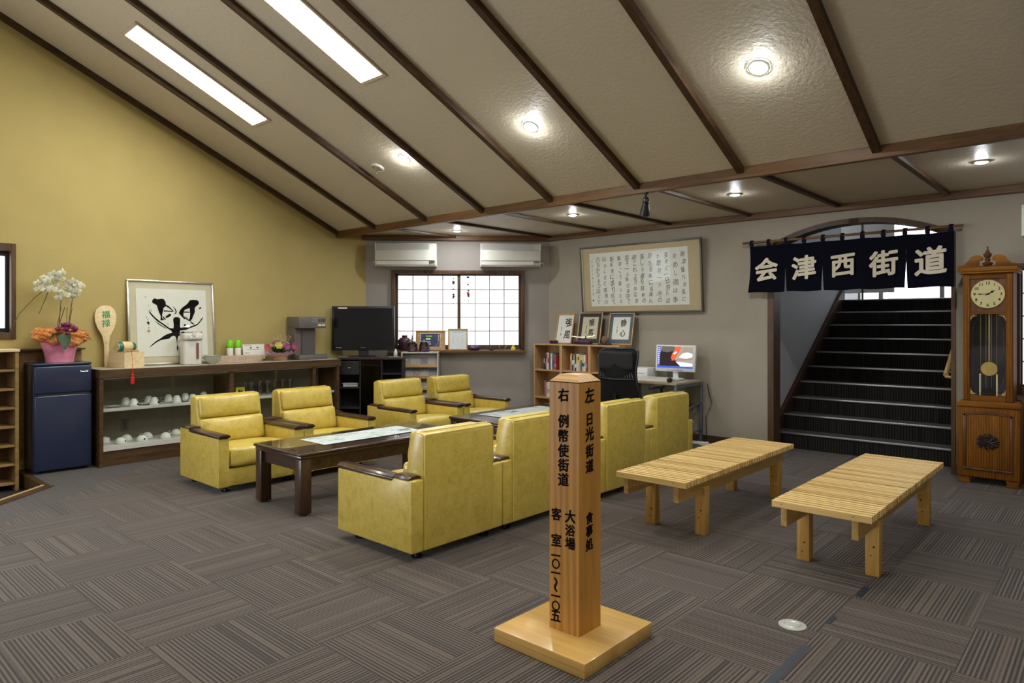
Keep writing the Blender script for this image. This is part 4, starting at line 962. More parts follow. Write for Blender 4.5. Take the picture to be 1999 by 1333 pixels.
mb = MB(); mb.M = Matrix.Rotation(math.radians(-10), 4, 'X'); mb.box(-.128, .128, -.006, .006, 0, .012, bev=.002); mb.box(-.01, .01, .004, .05, 0, .010); mb.build('stand', M['black'], nt_)
mb = MB(); mb.M = Matrix.Rotation(math.radians(-10), 4, 'X')
for z_, x0, x1, h in ((.172, -.11, -.02, .004), (.125, -.07, .07, .003), (.088, -.115, -.055, .006), (.060, -.05, .06, .003), (.036, -.03, .03, .008)): mb.box(x0, x1, -.0038, -.0030, z_, z_+h)
for x in (-.045, .035): mb.box(x, x+.022, -.0038, -.003, .142, .158)
mb.build('printed_lines', M['frame_dark'], nt_)
# flower basket
fb = thing('flower_basket', 'basket of pink and yellow artificial flowers beside the coffee dispenser', 'flowers', (-7.225, 4.035, CT))
fb.scale = (.92, .92, .95)
MB().lathe([(.085, 0), (.09, .01), (.095, .095), (.088, .10), (.001, .09)], n=26).build('basket', M['basket'], fb, 50)
rnd = random.Random(12); mb = MB()
n = 60; V = []
for a in range(5):
    u = a/4; V.append([mb.bm.verts.new(((.092+.085*u+.02*u*math.sin(7*2*PI*k/n))*math.cos(2*PI*k/n), (.092+.085*u+.02*u*math.sin(7*2*PI*k/n+1))*math.sin(2*PI*k/n), .055+.065*u-.04*u*abs(math.sin(3.5*2*PI*k/n)))) for k in range(n)])
for A_, B_ in zip(V, V[1:]):
    for k in range(n): mb.bm.faces.new((A_[k], A_[(k+1) % n], B_[(k+1) % n], B_[k]))
mb.build('wrapping', plain('pink_crepe', (.62, .36, .50), .6, var=.2), fb, 60)
fcol = [plain('flower_yellow', (.78, .74, .18), .6), plain('flower_pink', (.72, .14, .34), .6), plain('flower_mauve', (.52, .16, .46), .6), plain('flower_rose', (.75, .18, .26), .6), plain('flower_cream', (.80, .62, .38), .6)]
def bloom(c, r, mat, d):
    mb = MB(); c = Vector(c); d = Vector(d).normalized(); a = d.cross(Vector((0, 0, 1))).normalized(); b = d.cross(a)
    for rr, m_, off in ((r, 6, 0), (r*.6, 5, .3)):
        for k in range(m_):
            t = 2*PI*k/m_+off; e = (a*math.cos(t)+b*math.sin(t)); s_ = (-a*math.sin(t)+b*math.cos(t)); q = c+d*(r*.15 if rr < r else 0)
            vs = [mb.bm.verts.new(p) for p in (q, q+e*rr*.6+s_*rr*.48+d*rr*.25, q+e*rr*1.05+d*rr*.35, q+e*rr*.6-s_*rr*.48+d*rr*.25)]; mb.bm.faces.new(vs)
    bmesh.ops.solidify(mb.bm, geom=list(mb.bm.faces), thickness=.001)
    mb.ball(tuple(c+d*r*.12), r*.2, u=8, v=6); return mb.build('flower', mat, fb, 60)
bloom((.10, -.075, .185), .050, fcol[0], (1, -.3, .3)); bloom((.13, .02, .170), .042, fcol[2], (1, 0, .1)); bloom((.12, .105, .172), .046, fcol[1], (1, .3, .1)); bloom((.06, -.19, .165), .045, fcol[3], (.7, -1, .1)); bloom((.09, .17, .145), .036, fcol[3], (1, .6, 0))
for k in range(34):
    a = rnd.uniform(-PI*.62, PI*.62); e = rnd.uniform(.25, 1.3); d = Vector((math.cos(a)*math.cos(e), math.sin(a)*math.cos(e), math.sin(e)))
    c = Vector((0, 0, .10))+Vector((d.x*.11, d.y*.185, d.z*.135)); bloom(c, rnd.uniform(.016, .030), rnd.choice(fcol), d)
mb = MB()
for k in range(90):
    a = rnd.uniform(-PI, PI); e = rnd.uniform(.05, 1.4); d = Vector((math.cos(a)*math.cos(e), math.sin(a)*math.cos(e), math.sin(e))); p0 = Vector((d.x*.05, d.y*.07, .08)); p1 = Vector((d.x*.125, d.y*.185, .085+d.z*.14)); leaf(mb, p0, p1, .012, .01, 3)
mb.build('foliage', M['leaf'], fb)['kind'] = 'stuff'
mb = MB()
for k in range(24):
    x, y = rnd.uniform(-.05, .06), rnd.uniform(-.10, .12); h = rnd.uniform(.25, .31); mb.tube([(x*.4, y*.4, .10), (x, y, h)], .0009, 4); mb.ball((x, y, h), .006, u=6, v=4)
mb.build('dried_sprays', M['basket_pale'], fb)['kind'] = 'stuff'
# drink dispenser
ds = thing('drink_dispenser', 'tall taupe drink dispenser at the right end of the display counter', 'dispenser', (-7.215, 4.395, CT), PI/2)
B('side_housing', M['taupe'], ds, -.165, .09, .02, .20, .055, .37, bev=.004); 
MB().box(-.165, .195, -.075, .20, .37, .505, bev=.006).build('head', M['taupe'], ds, 30)
B('column', plain('taupe_dark', (.10, .088, .085), .5), ds, -.08, .09, -.0, .02, .04, .37)
MB().box(-.165, .21, -.085, .20, 0, .055, bev=.005).build('drip_base', M['taupe'], ds, 30)
B('drip_grille', M['steel'], ds, -.05, .195, -.075, -.005, .055, .060)
B('control_panel', plain('panel_grey', (.20, .19, .18), .4), ds, .0, .185, -.0785, -.075, .385, .495)
for k in range(3): B('button', M['oak_dark'], ds, .085+.032*k, .105+.032*k, -.083, -.078, .445, .480, bev=.002)
B('display', M['mat_blue'], ds, .005, .065, -.081, -.078, .395, .435)
for k in range(2): B('label_strip', M['label_white'], ds, .085+.05*k, .125+.05*k, -.081, -.078, .398, .415)

# ============================================================ TELEVISION CORNER (frame of the diagonal wall)
def onbw(name, label, cat, d, off, z, group=None, extra=0):
    return thing(name, label, cat, wb(d, off, z), BW_RZ+extra, group)
ts = onbw('television_stand', 'black television stand with open compartments in the corner', 'cabinet', .155, .60, 0)
BK = M['black_mat']
B('top_board', M['dark_wood'], ts, -.405, .405, -.012, .265, .885, .915, bev=.004)
for x in (-.390, -.125, .135, .390): B('upright', BK, ts, x-.009, x+.009, 0, .255, .03, .885)
B('back_panel', BK, ts, -.38, .38, .250, .258, .03, .885); B('bottom_board', BK, ts, -.385, .385, 0, .25, .03, .06); B('plinth', BK, ts, -.38, .38, .03, .24, 0, .03)
B('drawer', plain('black_drawer', (.02, .02, .024), .3), ts, -.378, -.137, -.004, .02, .70, .865, bev=.003)
d_ = ts.children[-1]; MB().box(-.275, -.240, -.014, -.004, .780, .792, bev=.002).build('knob', M['chrome'], d_)
for z in (.53, .28): B('shelf', BK, ts, -.381, -.134, .005, .25, z, z+.018)
for z in (.62, .36): B('shelf', BK, ts, -.116, .126, .03, .25, z, z+.014)
for z in (.70, .45): B('shelf', BK, ts, .144, .381, .005, .25, z, z+.016)
B('glass_door', glass('smoked_glass', (.35, .36, .36), .03), ts, -.118, .128, -.002, .002, .065, .880)
for nm, lb, d, z, sz in (('video_player', 'black video player behind the smoked glass of the television stand', .16, .634, (.20, .045)), ('video_player', 'second flat player lower in the television stand', .16, .374, (.19, .05))):
    o = onbw(nm, lb, 'player', d, .545, z+.001); B('case', M['black'], o, -sz[0]/2, sz[0]/2, 0, .16, 0, sz[1], bev=.003); B('front_strip', M['steel'], o, -sz[0]/2+.01, sz[0]/2-.01, -.002, 0, sz[1]*.35, sz[1]*.6)
mg = None
for k in range(5):
    o = onbw('magazine', f'thin magazine in the left compartment of the television stand', 'magazine', -.105+random.uniform(-.01, .01), .545, .549+.009*k, 'magazines in the television stand', random.uniform(-.2, .2)) if mg is None else dup(mg, wb(-.105+random.uniform(-.015, .015), .535, .549+.009*k), BW_RZ+random.uniform(-.2, .2))
    o['label'] = 'thin magazine in the television stand, %s of its stack' % ['lowest', 'second from the bottom', 'middle one', 'second from the top', 'topmost'][k]
    if mg is None: mg = o; B('cover', M['label_white'], o, -.09, .09, 0, .12, 0, .004); B('pages', M['ac_grey'], o, -.088, .088, .002, .118, .004, .0075)
tv = onbw('television', 'flat black television on the corner stand in front of the shoji window', 'television', .040, .42, .916)
MB().box(-.388, .388, -.03, .02, .078, .632, bev=.006).build('bezel', M['black'], tv, 30)
MB().box(-.362, .362, -.033, -.029, .140, .606).build('screen', M['screen_dark'], tv)
B('back_housing', M['black'], tv, -.30, .30, .02, .07, .12, .55, bev=.02)
B('neck', M['black'], tv, -.06, .06, -.01, .03, .012, .085)
MB().prism([(-.17, -.09), (.17, -.09), (.13, .10), (-.13, .10)], 0, .014, 'z', bev=.003).build('foot', M['black_gloss'], tv)
B('sticker', M['label_white'], tv, -.31, -.20, -.0335, -.0305, .600, .617); B('logo', M['chrome'], tv, -.34, -.27, -.0325, -.0305, .108, .117); B('mark', M['steel'], tv, -.03, .03, -.0325, -.0305, .110, .117)
for d, lb in ((-.20, 'small grey remote control lying left of the television foot'), (.43, 'pale paper strip at the right end of the television stand')):
    o = onbw('remote_control' if d < 0 else 'paper_strip', lb, 'remote' if d < 0 else 'paper', d, .55, .916, extra=.25)
    B('body', M['steel'] if d < 0 else M['label_white'], o, -.05 if d < 0 else -.07, .05 if d < 0 else .07, -.018, .018, 0, .012 if d < 0 else .002, bev=.0008)
# magazine rack
mr = onbw('magazine_rack', 'pale metal magazine rack with sloping shelves under the window', 'rack', .735, .13, 0)
for x in (-.236, .220): B('side_panel', M['cream_metal'], mr, x, x+.016, -.20, .10, 0, .962, bev=.002)
B('top_board', M['cream_metal'], mr, -.238, .238, -.20, .10, .948, .966, bev=.003); B('back_panel', M['cream_metal'], mr, -.22, .22, .085, .095, .03, .948); B('bottom_shelf', M['cream_metal'], mr, -.22, .22, -.19, .085, .03, .05)
rc = [plain('leaflet_a', (.34, .32, .30), .6, var=.35, scale=50), plain('leaflet_b', (.42, .40, .36), .6, var=.3, scale=70), plain('leaflet_c', (.24, .25, .28), .6, var=.35, scale=40), plain('leaflet_d', (.45, .42, .40), .6, var=.25, scale=60)]
lf = 0
for r, z in enumerate((.79, .645, .50, .355, .21)):
    mb = MB(); mb.M = Matrix.Translation((0, -.17, z)) @ Matrix.Rotation(math.radians(-38), 4, 'X'); mb.box(-.219, .219, .0, .008, 0, .17); mb.build('sloping_shelf', M['cream_metal'], mr)
    B('front_lip', M['shelf_wood'], mr, -.220, .220, -.196, -.178, z-.020, z+.018, bev=.002)
    for k in range(4 if r < 3 else 3):
        o = onbw('leaflet', f'leaflets standing on a sloping shelf of the pale magazine rack', 'leaflet', .735-.155+.104*k, .13+.166, z+.012, 'leaflets in the magazine rack'); lf += 1
        o['label'] = '%s leaflet on the %s sloping shelf of the magazine rack' % (['leftmost', 'second', 'third', 'fourth'][k], ['top', 'second', 'middle', 'fourth', 'lowest'][r])
        o.rotation_euler = (0, 0, BW_RZ); mb = MB(); mb.M = Matrix.Rotation(math.radians(-38), 4, 'X'); mb.box(-.046, .046, -.007, -.001, 0, random.uniform(.105, .13)); mb.build('cover', rc[(k+r*3) % 4], o)
# things on the rack and the window sill
vs_ = onbw('vase', 'dark purple shouldered vase at the left end of the window sill', 'vase', .515, .062, .976)
MB().lathe([(.048, 0), (.055, .01), (.088, .10), (.086, .135), (.060, .165), (.036, .172), (.036, .195), (.040, .20), (.032, .20), (.03, .17), (.001, .16)], n=28).build('body', plain('vase_glaze', (.075, .025, .045), .35), vs_, 50)
def helmet(label, d, crest):
    o = onbw('helmet_ornament', label, 'ornament', d, .235, .967, 'ornamental warrior helmets'); 
    MB().lathe([(.062, 0), (.066, .05), (.064, .09), (.053, .118), (.032, .138), (.001, .145)], n=24).build('bowl', M['black_gloss'], o, 50)
    for k in range(4): MB().lathe([(.066+.002*k, .066-.014*k), (.0695+.002*k, .054-.014*k)], n=24, cap=False).build('neck_guard', M['purple'] if k % 2 else M['oak_dark'], o, 50)
    MB().tube([(-.055, -.05, .115), (-.035, -.07, .130), (0, -.075, .118), (.035, -.07, .130), (.055, -.05, .115)], .006, 7).build('crest_horns', M['chrome'], o, 50)
    MB().prism([(-.02, .04), (.02, .04), (.026, .085), (0, .10), (-.026, .085)], -.070, -.064, 'y').build('face_plate', M['oak_dark'], o)
    if crest: MB().prism([(-.006, .13), (.004, .13), (.012, .165), (.010, .20), (.0, .225), (-.002, .19), (-.008, .16)], -.06, -.054, 'y').build('crest', M['steel'], o)
    else: MB().prism([(-.006, .13), (.004, .13), (.006, .15), (.0, .165)], -.06, -.054, 'y').build('crest', M['brass'], o)
helmet('black ornamental helmet with tall blade crest on the magazine rack', .632, True)
helmet('black ornamental helmet with silver horns beside the framed poster', .785, False)
cp = onbw('white_cup', 'small white cup with lid between television and vase', 'cup', .43, .235+.12, .917)
MB().lathe([(.022, 0), (.026, .01), (.026, .05), (.022, .055), (.020, .075), (.010, .09), (.001, .092)], n=18).build('cup', M['porcelain'], cp, 50)
pf = onbw('framed_poster', 'landscape wood-framed blue poster on the window sill', 'picture', .853, .055, .976)
LP = Matrix.Rotation(math.radians(-7), 4, 'X')
def fr4(par, w, z1, t, dp, mat, y=0, L_=LP):
    for a in ((-w, w, y-dp, y, 0, t), (-w, w, y-dp, y, z1-t, z1), (-w, -w+t, y-dp, y, t, z1-t), (w-t, w, y-dp, y, t, z1-t)):
        mb = MB(); mb.M = L_; mb.box(*a, bev=.002).build('frame_rail', mat, par, 30)
def lbx(par, name, mat, *a, L_=LP):
    mb = MB(); mb.M = L_; return mb.box(*a).build(name, mat, par)
fr4(pf, .195, .262, .014, .016, M['frame_wood']); lbx(pf, 'mount', M['shelf_wood'], -.181, .181, -.006, -.002, .014, .248); lbx(pf, 'white_border', M['label_white'], -.135, .128, -.008, -.006, .042, .228)
lbx(pf, 'poster', plain('poster_blue', (.045, .055, .13), .5, var=.4, scale=25), -.128, .121, -.0092, -.008, .048, .222)
for x0, x1, z0, z1, m_ in ((-.06, .015, .180, .196, M['lime']), (-.062, .0, .140, .160, M['paper']), (-.04, .0, .105, .117, M['basket_pale']), (-.05, .005, .078, .090, M['paper']), (.10, .106, .12, .21, M['paper'])): lbx(pf, 'printed_mark', m_, x0, x1, -.0098, -.0092, z0, z1)
for k in range(4): 
    mb = MB(); mb.M = LP; mb.tube([(.055+.02*k, -.0096, .055), (.075+.018*k, -.0096, .09+.02*k)], .0022, 4).build('printed_mark', M['basket'], pf)
ct = onbw('framed_certificate', 'upright pale framed sheet on the window sill', 'picture', 1.212, .055, .976)
fr4(ct, .130, .285, .016, .016, M['pine_z']); lbx(ct, 'sheet', M['paper_cool'], -.114, .114, -.005, -.001, .016, .269)
mb = MB(); mb.M = LP
for k in range(3): mb.tube([(-.05+.07*k+random.uniform(-.01, .01), -.0055, .20-.05*q+random.uniform(-.01, .01)) if False else (-.06+.06*k+.012*math.sin(q*2+k), -.0055, .20-.03*q) for q in range(5)], .0016, 4)
mb.box(-.07, .07, -.006, -.005, .238, .243); mb.build('handwriting', plain('green_grey_ink', (.34, .40, .34), .7), ct)
pb = onbw('purple_box', 'dark purple cloth bundle on the window sill right of the framed sheet', 'ornament', 1.43, .08, .976)
MB().cushion(-.07, .07, -.035, .035, 0, .055, .02, (0, .006, .012), 4).build('bundle', M['purple'], pb, 50)
MB().ball((0, 0, .06), .014).build('knot', M['purple'], pb, 50)
dk = onbw('metal_crab_ornament', 'small dark spiky metal ornament on the window sill', 'ornament', 1.655, .08, .976)
MB().ball((0, 0, .014), .028, 1.2, .8, .5).build('body', M['black'], dk, 50)
for k in range(8):
    a = k*PI/4; MB().tube([(.02*math.cos(a), .015*math.sin(a), .012), (.045*math.cos(a), .03*math.sin(a), .028 if k % 2 else .045), (.058*math.cos(a), .035*math.sin(a), .004)], .0026, 5, .001).build('leg', M['black'], dk, 50)
gb_ = onbw('glass_bowl', 'clear fluted glass bowl on the window sill', 'bowl', 1.80, .08, .976)
MB().lathe([(.025, 0), (.028, .004), (.045, .02), (.062, .062), (.058, .062), (.04, .022), (.001, .008)], n=20).build('bowl', glass('fluted', (.96, .98, .99), .08, 1.9), gb_, 30)
yf_ = onbw('yellow_figurine', 'small yellow rounded figurine at the right end of the sill', 'figurine', 1.945, .08, .976)
MB().lathe([(.030, 0), (.033, .012), (.030, .035), (.018, .05), (.001, .056)], n=18).build('body', M['yellow'], yf_, 50); MB().ball((0, 0, .056), .016).build('head', M['yellow'], yf_, 50); MB().ball((0, -.012, .062), .004).build('beak', M['red'], yf_)
# hanging ornaments
for d, lb, items, ln in ((1.154, 'string of tiny ornaments hanging at the left of the window mullion', ((.0, 'lime', .012), (.045, 'purple', .020), (.065, 'oak_dark', .018), (.135, 'red', .010), (.21, 'oak_dark', .016), (.235, 'purple', .018), (.255, 'oak_dark', .014), (.325, 'pine', .009)), 1.945),
                         (1.348, 'string of ornaments with a green top hanging right of the window mullion', ((.0, 'leaf', .020), (.055, 'steel', .007), (.095, 'steel', .016), (.175, 'teal', .016), (.205, 'red', .021), (.230, 'purple', .020), (.250, 'steel', .018), (.31, 'oak_dark', .008)), 1.960)):
    o = onbw('hanging_ornament', lb, 'ornament', d, .045, ln); MB().tube([(0, 0, .045), (0, 0, -.36)], .0008, 4).build('thread', M['frame_dark'], o)
    MB().tube([(0, 0, .045), (0, .045, .045)], .0015, 4).build('hook', M['frame_dark'], o)
    for dz, m_, r in items: MB().ball((random.uniform(-.004, .004), 0, -.02-dz), r, 1, .5, .8, 10, 6).build('charm', M[m_], o, 50)
# air conditioners
def make_ac(label, d, mirrored):
    o = onbw('air_conditioner', label, 'air conditioner', d, 0, 2.075, 'wall air conditioners')
    pr = [(0, 0), (0, .302), (-.165, .302), (-.180, .290), (-.180, .215), (-.205, .205), (-.210, .075), (-.195, .020), (-.160, .004)]
    MB().prism(pr, -.392, .392, 'x', bev=.006).build('housing', M['ac_white'], o, 30)
    B('intake_grille', M['ac_grey'], o, -.372, .30, -.183, -.178, .212, .288)
    for k in range(9): B('grille_line', M['ac_white'], o, -.37, .298, -.185, -.182, .218+.008*k, .2195+.008*k)
    B('air_slot', M['frame_dark'], o, -.385, .385, -.2125, -.205, .070, .074)
    B('louver', M['ac_white'], o, -.375, .30, -.208, -.200, .018, .060, bev=.003)
    B('indicator_window', M['frame_dark'], o, .305, .375, -.2135, -.206, .046, .066)
    B('side_cap', M['label_white'], o, .385, .394, -.19, 0, .004, .30); B('side_cap', M['label_white'], o, -.394, -.385, -.19, 0, .004, .30)
    s = 1 if mirrored else -1
    MB().tube([(s*.39, -.05, .055), (s*.435, -.05, .06), (s*.44, -.02, .04), (s*.44, -.004, .03)], .014, 8).build('pipe', M['ac_white'], o, 40)
    return o
make_ac('white air conditioner above the left half of the shoji window', .541, False)
make_ac('white air conditioner above the right half of the shoji window', 1.902, True)
# ============================================================ RIGHT WALL PICTURE
gp = thing('framed_scroll', 'very wide framed sheet of cursive calligraphy hanging on the grey wall', 'picture', (-4.325, 7.092, 1.462))
LR = Matrix.Rotation(math.radians(4.5), 4, 'X')
PW, PH = .83, .832
fr4(gp, PW, PH, .020, .030, M['frame_dark'], 0, LR)
lbx(gp, 'silk_mount', M['silk'], -PW+.02, PW-.02, -.010, -.004, .02, PH-.02, L_=LR); lbx(gp, 'paper', M['paper'], -.690, .660, -.013, -.010, .085, .745, L_=LR)
lbx(gp, 'inner_edge', M['mat_beige'], -PW+.02, -PW+.034, -.022, -.010, .02, PH-.02, L_=LR)
cols = ['興津城乃池庭に', '定めし雨は季', '東照に一日京乃は', '大獣何一つ光の', '鏡さる横に結満れ', '美しき春を隠断の', '道これより共な普', '指そ一小新の客守て', '歎草こう城人文の', '新風景に渡り信て', '山わし花と理様ひ', '六日かひまつ浜にて']
mb = MB(); mb.M = LR; rnd = random.Random(21)
for c, tx in enumerate(cols):
    x = .60-.1065*c; n_ = len(tx); st_ = .60/n_
    for k, chh in enumerate(tx): chars(mb, [(chh, x+rnd.uniform(-.010, .010), .700-st_*(k+.5)+rnd.uniform(-.008, .008), rnd.uniform(.052, .082), rnd.uniform(.65, .95), rnd.uniform(-.35, .25))], -.0136, .0005)
mb.build('lettering', plain('thin_ink', (.085, .08, .07), .7), gp)
mb = MB(); mb.M = LR
for k, chh in enumerate('平成元年春日旅人書'): chars(mb, [(chh, -.655, .64-.05*k, .035, .8)], -.0136, .0004)
mb.build('signature', plain('ochre_ink', (.45, .33, .20), .7), gp)
lbx(gp, 'seal', plain('seal_dark_red', (.25, .06, .05), .8), -.668, -.648, -.0142, -.013, .150, .172, L_=LR)
lbx(gp, 'glazing', M['glass'], -PW+.02, PW-.02, -.0255, -.0235, .02, PH-.02, L_=LR)

# ============================================================ BOOKCASES
SZ = 1.072
def make_bookcase(label, x0, x1, y0=6.80):
    t = thing('bookcase', label, 'bookcase', ((x0+x1)/2, y0, 0), 0, 'light wood bookcases side by side'); w_ = (x1-x0)/2
    for s in (-1, 1): B('side_panel', M['shelf_wood_z'], t, s*w_-(.018 if s > 0 else 0), s*w_+(.018 if s < 0 else 0), 0, .275, 0, SZ, bev=.001)
    B('top_board', M['shelf_wood'], t, -w_+.018, w_-.018, 0, .275, SZ-.020, SZ); B('back_panel', M['shelf_wood_z'], t, -w_+.018, w_-.018, .265, .275, .02, SZ-.02)
    for z in (.02, .375, .730): B('shelf', M['shelf_wood'], t, -w_+.018, w_-.018, .002, .265, z-.009, z+.009)
    return t
xs_ = [(-5.742, -5.300), (-5.298, -4.862), (-4.860, -4.428)]
for (a, b), nm in zip(xs_, ('left light wood bookcase, next to the corner', 'middle light wood bookcase, behind the signpost', 'right light wood bookcase, behind the office chair')): make_bookcase(nm, a, b)
bcol = {'w': plain('book_white', (.70, .68, .62), .6), 'k': plain('book_black', (.03, .03, .04), .5), 'b': plain('book_blue', (.05, .08, .24), .5), 'r': plain('book_red', (.45, .05, .05), .5), 'c': plain('book_cream', (.66, .56, .42), .6), 'g': plain('book_green', (.10, .16, .09), .5), 'y': plain('book_yellow', (.72, .58, .06), .5), 'o': plain('book_ochre', (.50, .28, .14), .5), 'm': plain('book_mauve', (.30, .12, .20), .5), 's': plain('book_grey', (.34, .38, .36), .5)}
names = {'w': 'white', 'k': 'black', 'b': 'blue', 'r': 'red', 'c': 'cream', 'g': 'dark green', 'y': 'yellow', 'o': 'ochre', 'm': 'mauve', 's': 'grey'}
usedl = {}
def books(x, z, seq, shelf, hh=.205):
    run = 0
    seqs = {}
    for q, cch in enumerate(seq):
        tk = random.uniform(.018, .027); h = hh*random.uniform(.92, 1.05); dp = random.uniform(.13, .15)
        seqs[cch] = seqs.get(cch, 0)+1; tot = seq.count(cch)
        lb = f'{names[cch]} book on {shelf}' if tot == 1 else f'{names[cch]} book on {shelf}, ' + ({1: 'first', 2: 'second', 3: 'third', 4: 'fourth', 5: 'fifth', 6: 'sixth'}[seqs[cch]])+f' {names[cch]} one from the left'
        o = thing('book', lb, 'book', (x+run+tk/2, 6.83, z), 0, 'books on '+shelf)
        c = bcol[cch]; B('cover', c, o, -tk/2+.0006, tk/2-.0006, 0, dp, 0, h, bev=.0015); B('pages', bcol['w'], o, -tk/2+.003, tk/2-.003, .004, dp+.001, .003, h+.0006)
        band = random.choice(['w', 'r', 'k', 'y', 'b', 's']); z0 = random.uniform(.2, .7)*h
        if band != cch: B('title_band', bcol[band], o, -tk/2+.0004, tk/2-.0004, -.0006, 0, z0, z0+random.uniform(.03, .07))
        run += tk+.0006
books(-5.60, .740, 'kkccbwgmr', 'the upper shelf of the left bookcase')
books(-5.59, .385, 'mowws', 'the middle shelf of the left bookcase', .2)
books(-5.17, .740, 'okskwcsgcwr', 'the upper shelf of the middle bookcase')
books(-5.15, .385, 'wkbcsro', 'the middle shelf of the middle bookcase', .2)
books(-4.725, .740, 'wkbws', 'the upper shelf of the right bookcase')
books(-4.72, .385, 'rkmwcs', 'the middle shelf of the right bookcase', .2)
# framed calligraphies on the bookcases
def lean_frame(label, x, w_, h, mount, txt, sub, fx0, fz0, yaw=0, fw=.012, y=6.93, paper='paper', pw=None):
    o = thing('framed_calligraphy', label, 'picture', (x, y, SZ+.001), yaw, 'framed calligraphies on the bookcases'); L_ = Matrix.Rotation(math.radians(-12), 4, 'X')
    fr4(o, w_/2, h, fw, .018, M['frame_wood'], 0, L_); lbx(o, 'mount', mount, -w_/2+fw, w_/2-fw, -.006, -.002, fw, h-fw, L_=L_)
    iw, iz0, iz1 = pw or (w_/2-fw-.002, fw+.002, h-fw-.002)
    lbx(o, 'paper', M[paper], -iw, iw, -.0078, -.006, iz0, iz1, L_=L_)
    mb = MB(); mb.M = L_
    hgt = (iz1-iz0)
    for k, (chh, rx_) in enumerate(zip(txt, (.12, -.1))): chars(mb, [(chh, fx0, iz1-hgt*(.26+.46*k), hgt*.34, .9, rx_)], -.0084, .0006, '-y', .009)
    for k, chh in enumerate(sub): chars(mb, [(chh, -iw*.45, iz1-hgt*(.45+.085*k), hgt*.085, .8)], -.0084, .0005)
    mb.build('lettering', M['ink'], o); lbx(o, 'glazing', M['glass'], -w_/2+fw, w_/2-fw, -.013, -.0115, fw, h-fw, L_=L_); return o
lean_frame('framed two-character calligraphy without mount, leftmost on the bookcases', -5.335, .275, .385, M['paper'], '強風', '山月一書', .05, 0, -.05, y=6.90)
lean_frame('framed calligraphy with black mount, middle of the three on the bookcases', -4.965, .345, .40, M['mat_dark'], '簡馬', '春日之書', .02, 0, .03, pw=(.115, .07, .345), paper='mat_beige')
lean_frame('framed calligraphy with blue-grey mount, rightmost on the bookcases', -4.52, .345, .39, M['mat_blue'], '静心', '山人書之', .03, 0, .03, y=6.95, pw=(.118, .065, .340))
o = thing('lacquer_box', 'small dark lacquer box in front of the leftmost framed calligraphy', 'box', (-5.445, 6.845, SZ+.001)); MB().box(-.045, .045, -.03, .03, 0, .032, bev=.003).build('box', M['purple'], o); MB().box(-.046, .046, -.031, .031, .032, .042, bev=.003).build('lid', M['oak_dark'], o)
o = thing('sword_stand', 'purple stand holding a thin golden sword in front of the black-mounted frame', 'ornament', (-4.975, 6.835, SZ+.001))
MB().cushion(-.12, .12, -.028, .028, 0, .045, .012, (0, 0, .004), 4).build('cushion', M['purple'], o, 50); B('base', M['black'], o, -.125, .125, -.03, .03, 0, .012)
for x in (-.07, .05): MB().tube([(x, 0, .045), (x, 0, .075), (x, -.012, .085)], .004, 6).build('holder', M['oak_dark'], o)
MB().tube([(-.175, 0, .098), (-.09, -.005, .088), (.05, -.005, .086), (.175, 0, .108)], .0055, 7).build('sword', M['brass'], o, 50)
MB().ball((.045, -.006, .088), .018, .4, 1, 1).build('guard', M['black'], o, 50)
o = thing('viewing_stone', 'brown rounded viewing stone on a dark wooden stand', 'ornament', (-4.665, 6.85, SZ+.001))
MB().prism([(-.085, 0), (.085, 0), (.07, .018), (-.07, .018)], -.035, .035, 'y', bev=.003).build('stand', M['black'], o); mb = MB(); mb.ball((0, 0, .058), .05, 1.0, .55, 1.0, 14, 10)
for v in mb.bm.verts: v.co += Vector((random.uniform(-1, 1), random.uniform(-1, 1), random.uniform(-1, 1)))*.003
mb.build('stone', plain('stone_brown', (.17, .085, .055), .7, var=.3), o, 60)

# ============================================================ DESK CORNER
dk = thing('computer_desk', 'grey steel framed computer desk against the grey wall', 'desk', (-3.93, 6.74, 0))
DW, DH = .445, .705
B('desktop', plain('desk_board', (.34, .28, .20), .45), dk, -DW, DW, -.31, .31, DH-.022, DH, bev=.002)
B('edge_band', plain('desk_edge', (.48, .36, .22), .5), dk, -DW, DW, -.314, -.310, DH-.022, DH)
for sx in (-1, 1):
    for sy in (-1, 1): MB().box(sx*(DW-.02)-.018, sx*(DW-.02)+.018, sy*.285-.018, sy*.285+.018, 0, DH-.022, bev=.004).build('leg', M['steel'], dk, 30)
    B('side_rail', M['steel'], dk, sx*(DW-.02)-.012, sx*(DW-.02)+.012, -.27, .27, DH-.055, DH-.022)
    for z0, z1 in ((.36, .46), (.10, .16)): MB().tube([(sx*(DW-.02), -.27, z0), (sx*(DW-.02), .27, z1)], .014, 8).build('side_brace', M['steel'], dk, 30)
B('back_rail', M['steel'], dk, -DW+.04, DW-.04, .275, .295, .40, .44)
mo = thing('computer_monitor', 'white flat monitor showing a desktop picture, on the desk', 'monitor', (-3.77, 6.92, DH), math.radians(4))
LMn = Matrix.Rotation(math.radians(-6), 4, 'X')
def mbx(name, mat, *a, par=None, **k):
    mb = MB(); mb.M = LMn; return mb.box(*a, **k).build(name, mat, par or mo, 30)
mbx('bezel', M['screen_white'], -.238, .238, -.012, .03, .085, .385, bev=.006); mbx('back_housing', M['screen_white'], -.15, .15, .03, .07, .12, .34, bev=.015)
MB().lathe([(.001, 0), (.10, 0), (.10, .008), (.03, .016), (.001, .016)], (0, .02, 0), 24).build('foot', M['screen_white'], mo, 50); B('neck', M['screen_white'], mo, -.03, .03, .02, .05, .012, .13)
E_ = lambda n, c, s=1.0: emit(n, c, s)
sc = mbx('screen', E_('screen_bg', (.40, .38, .33), .9), -.215, .215, -.0135, -.012, .125, .368)
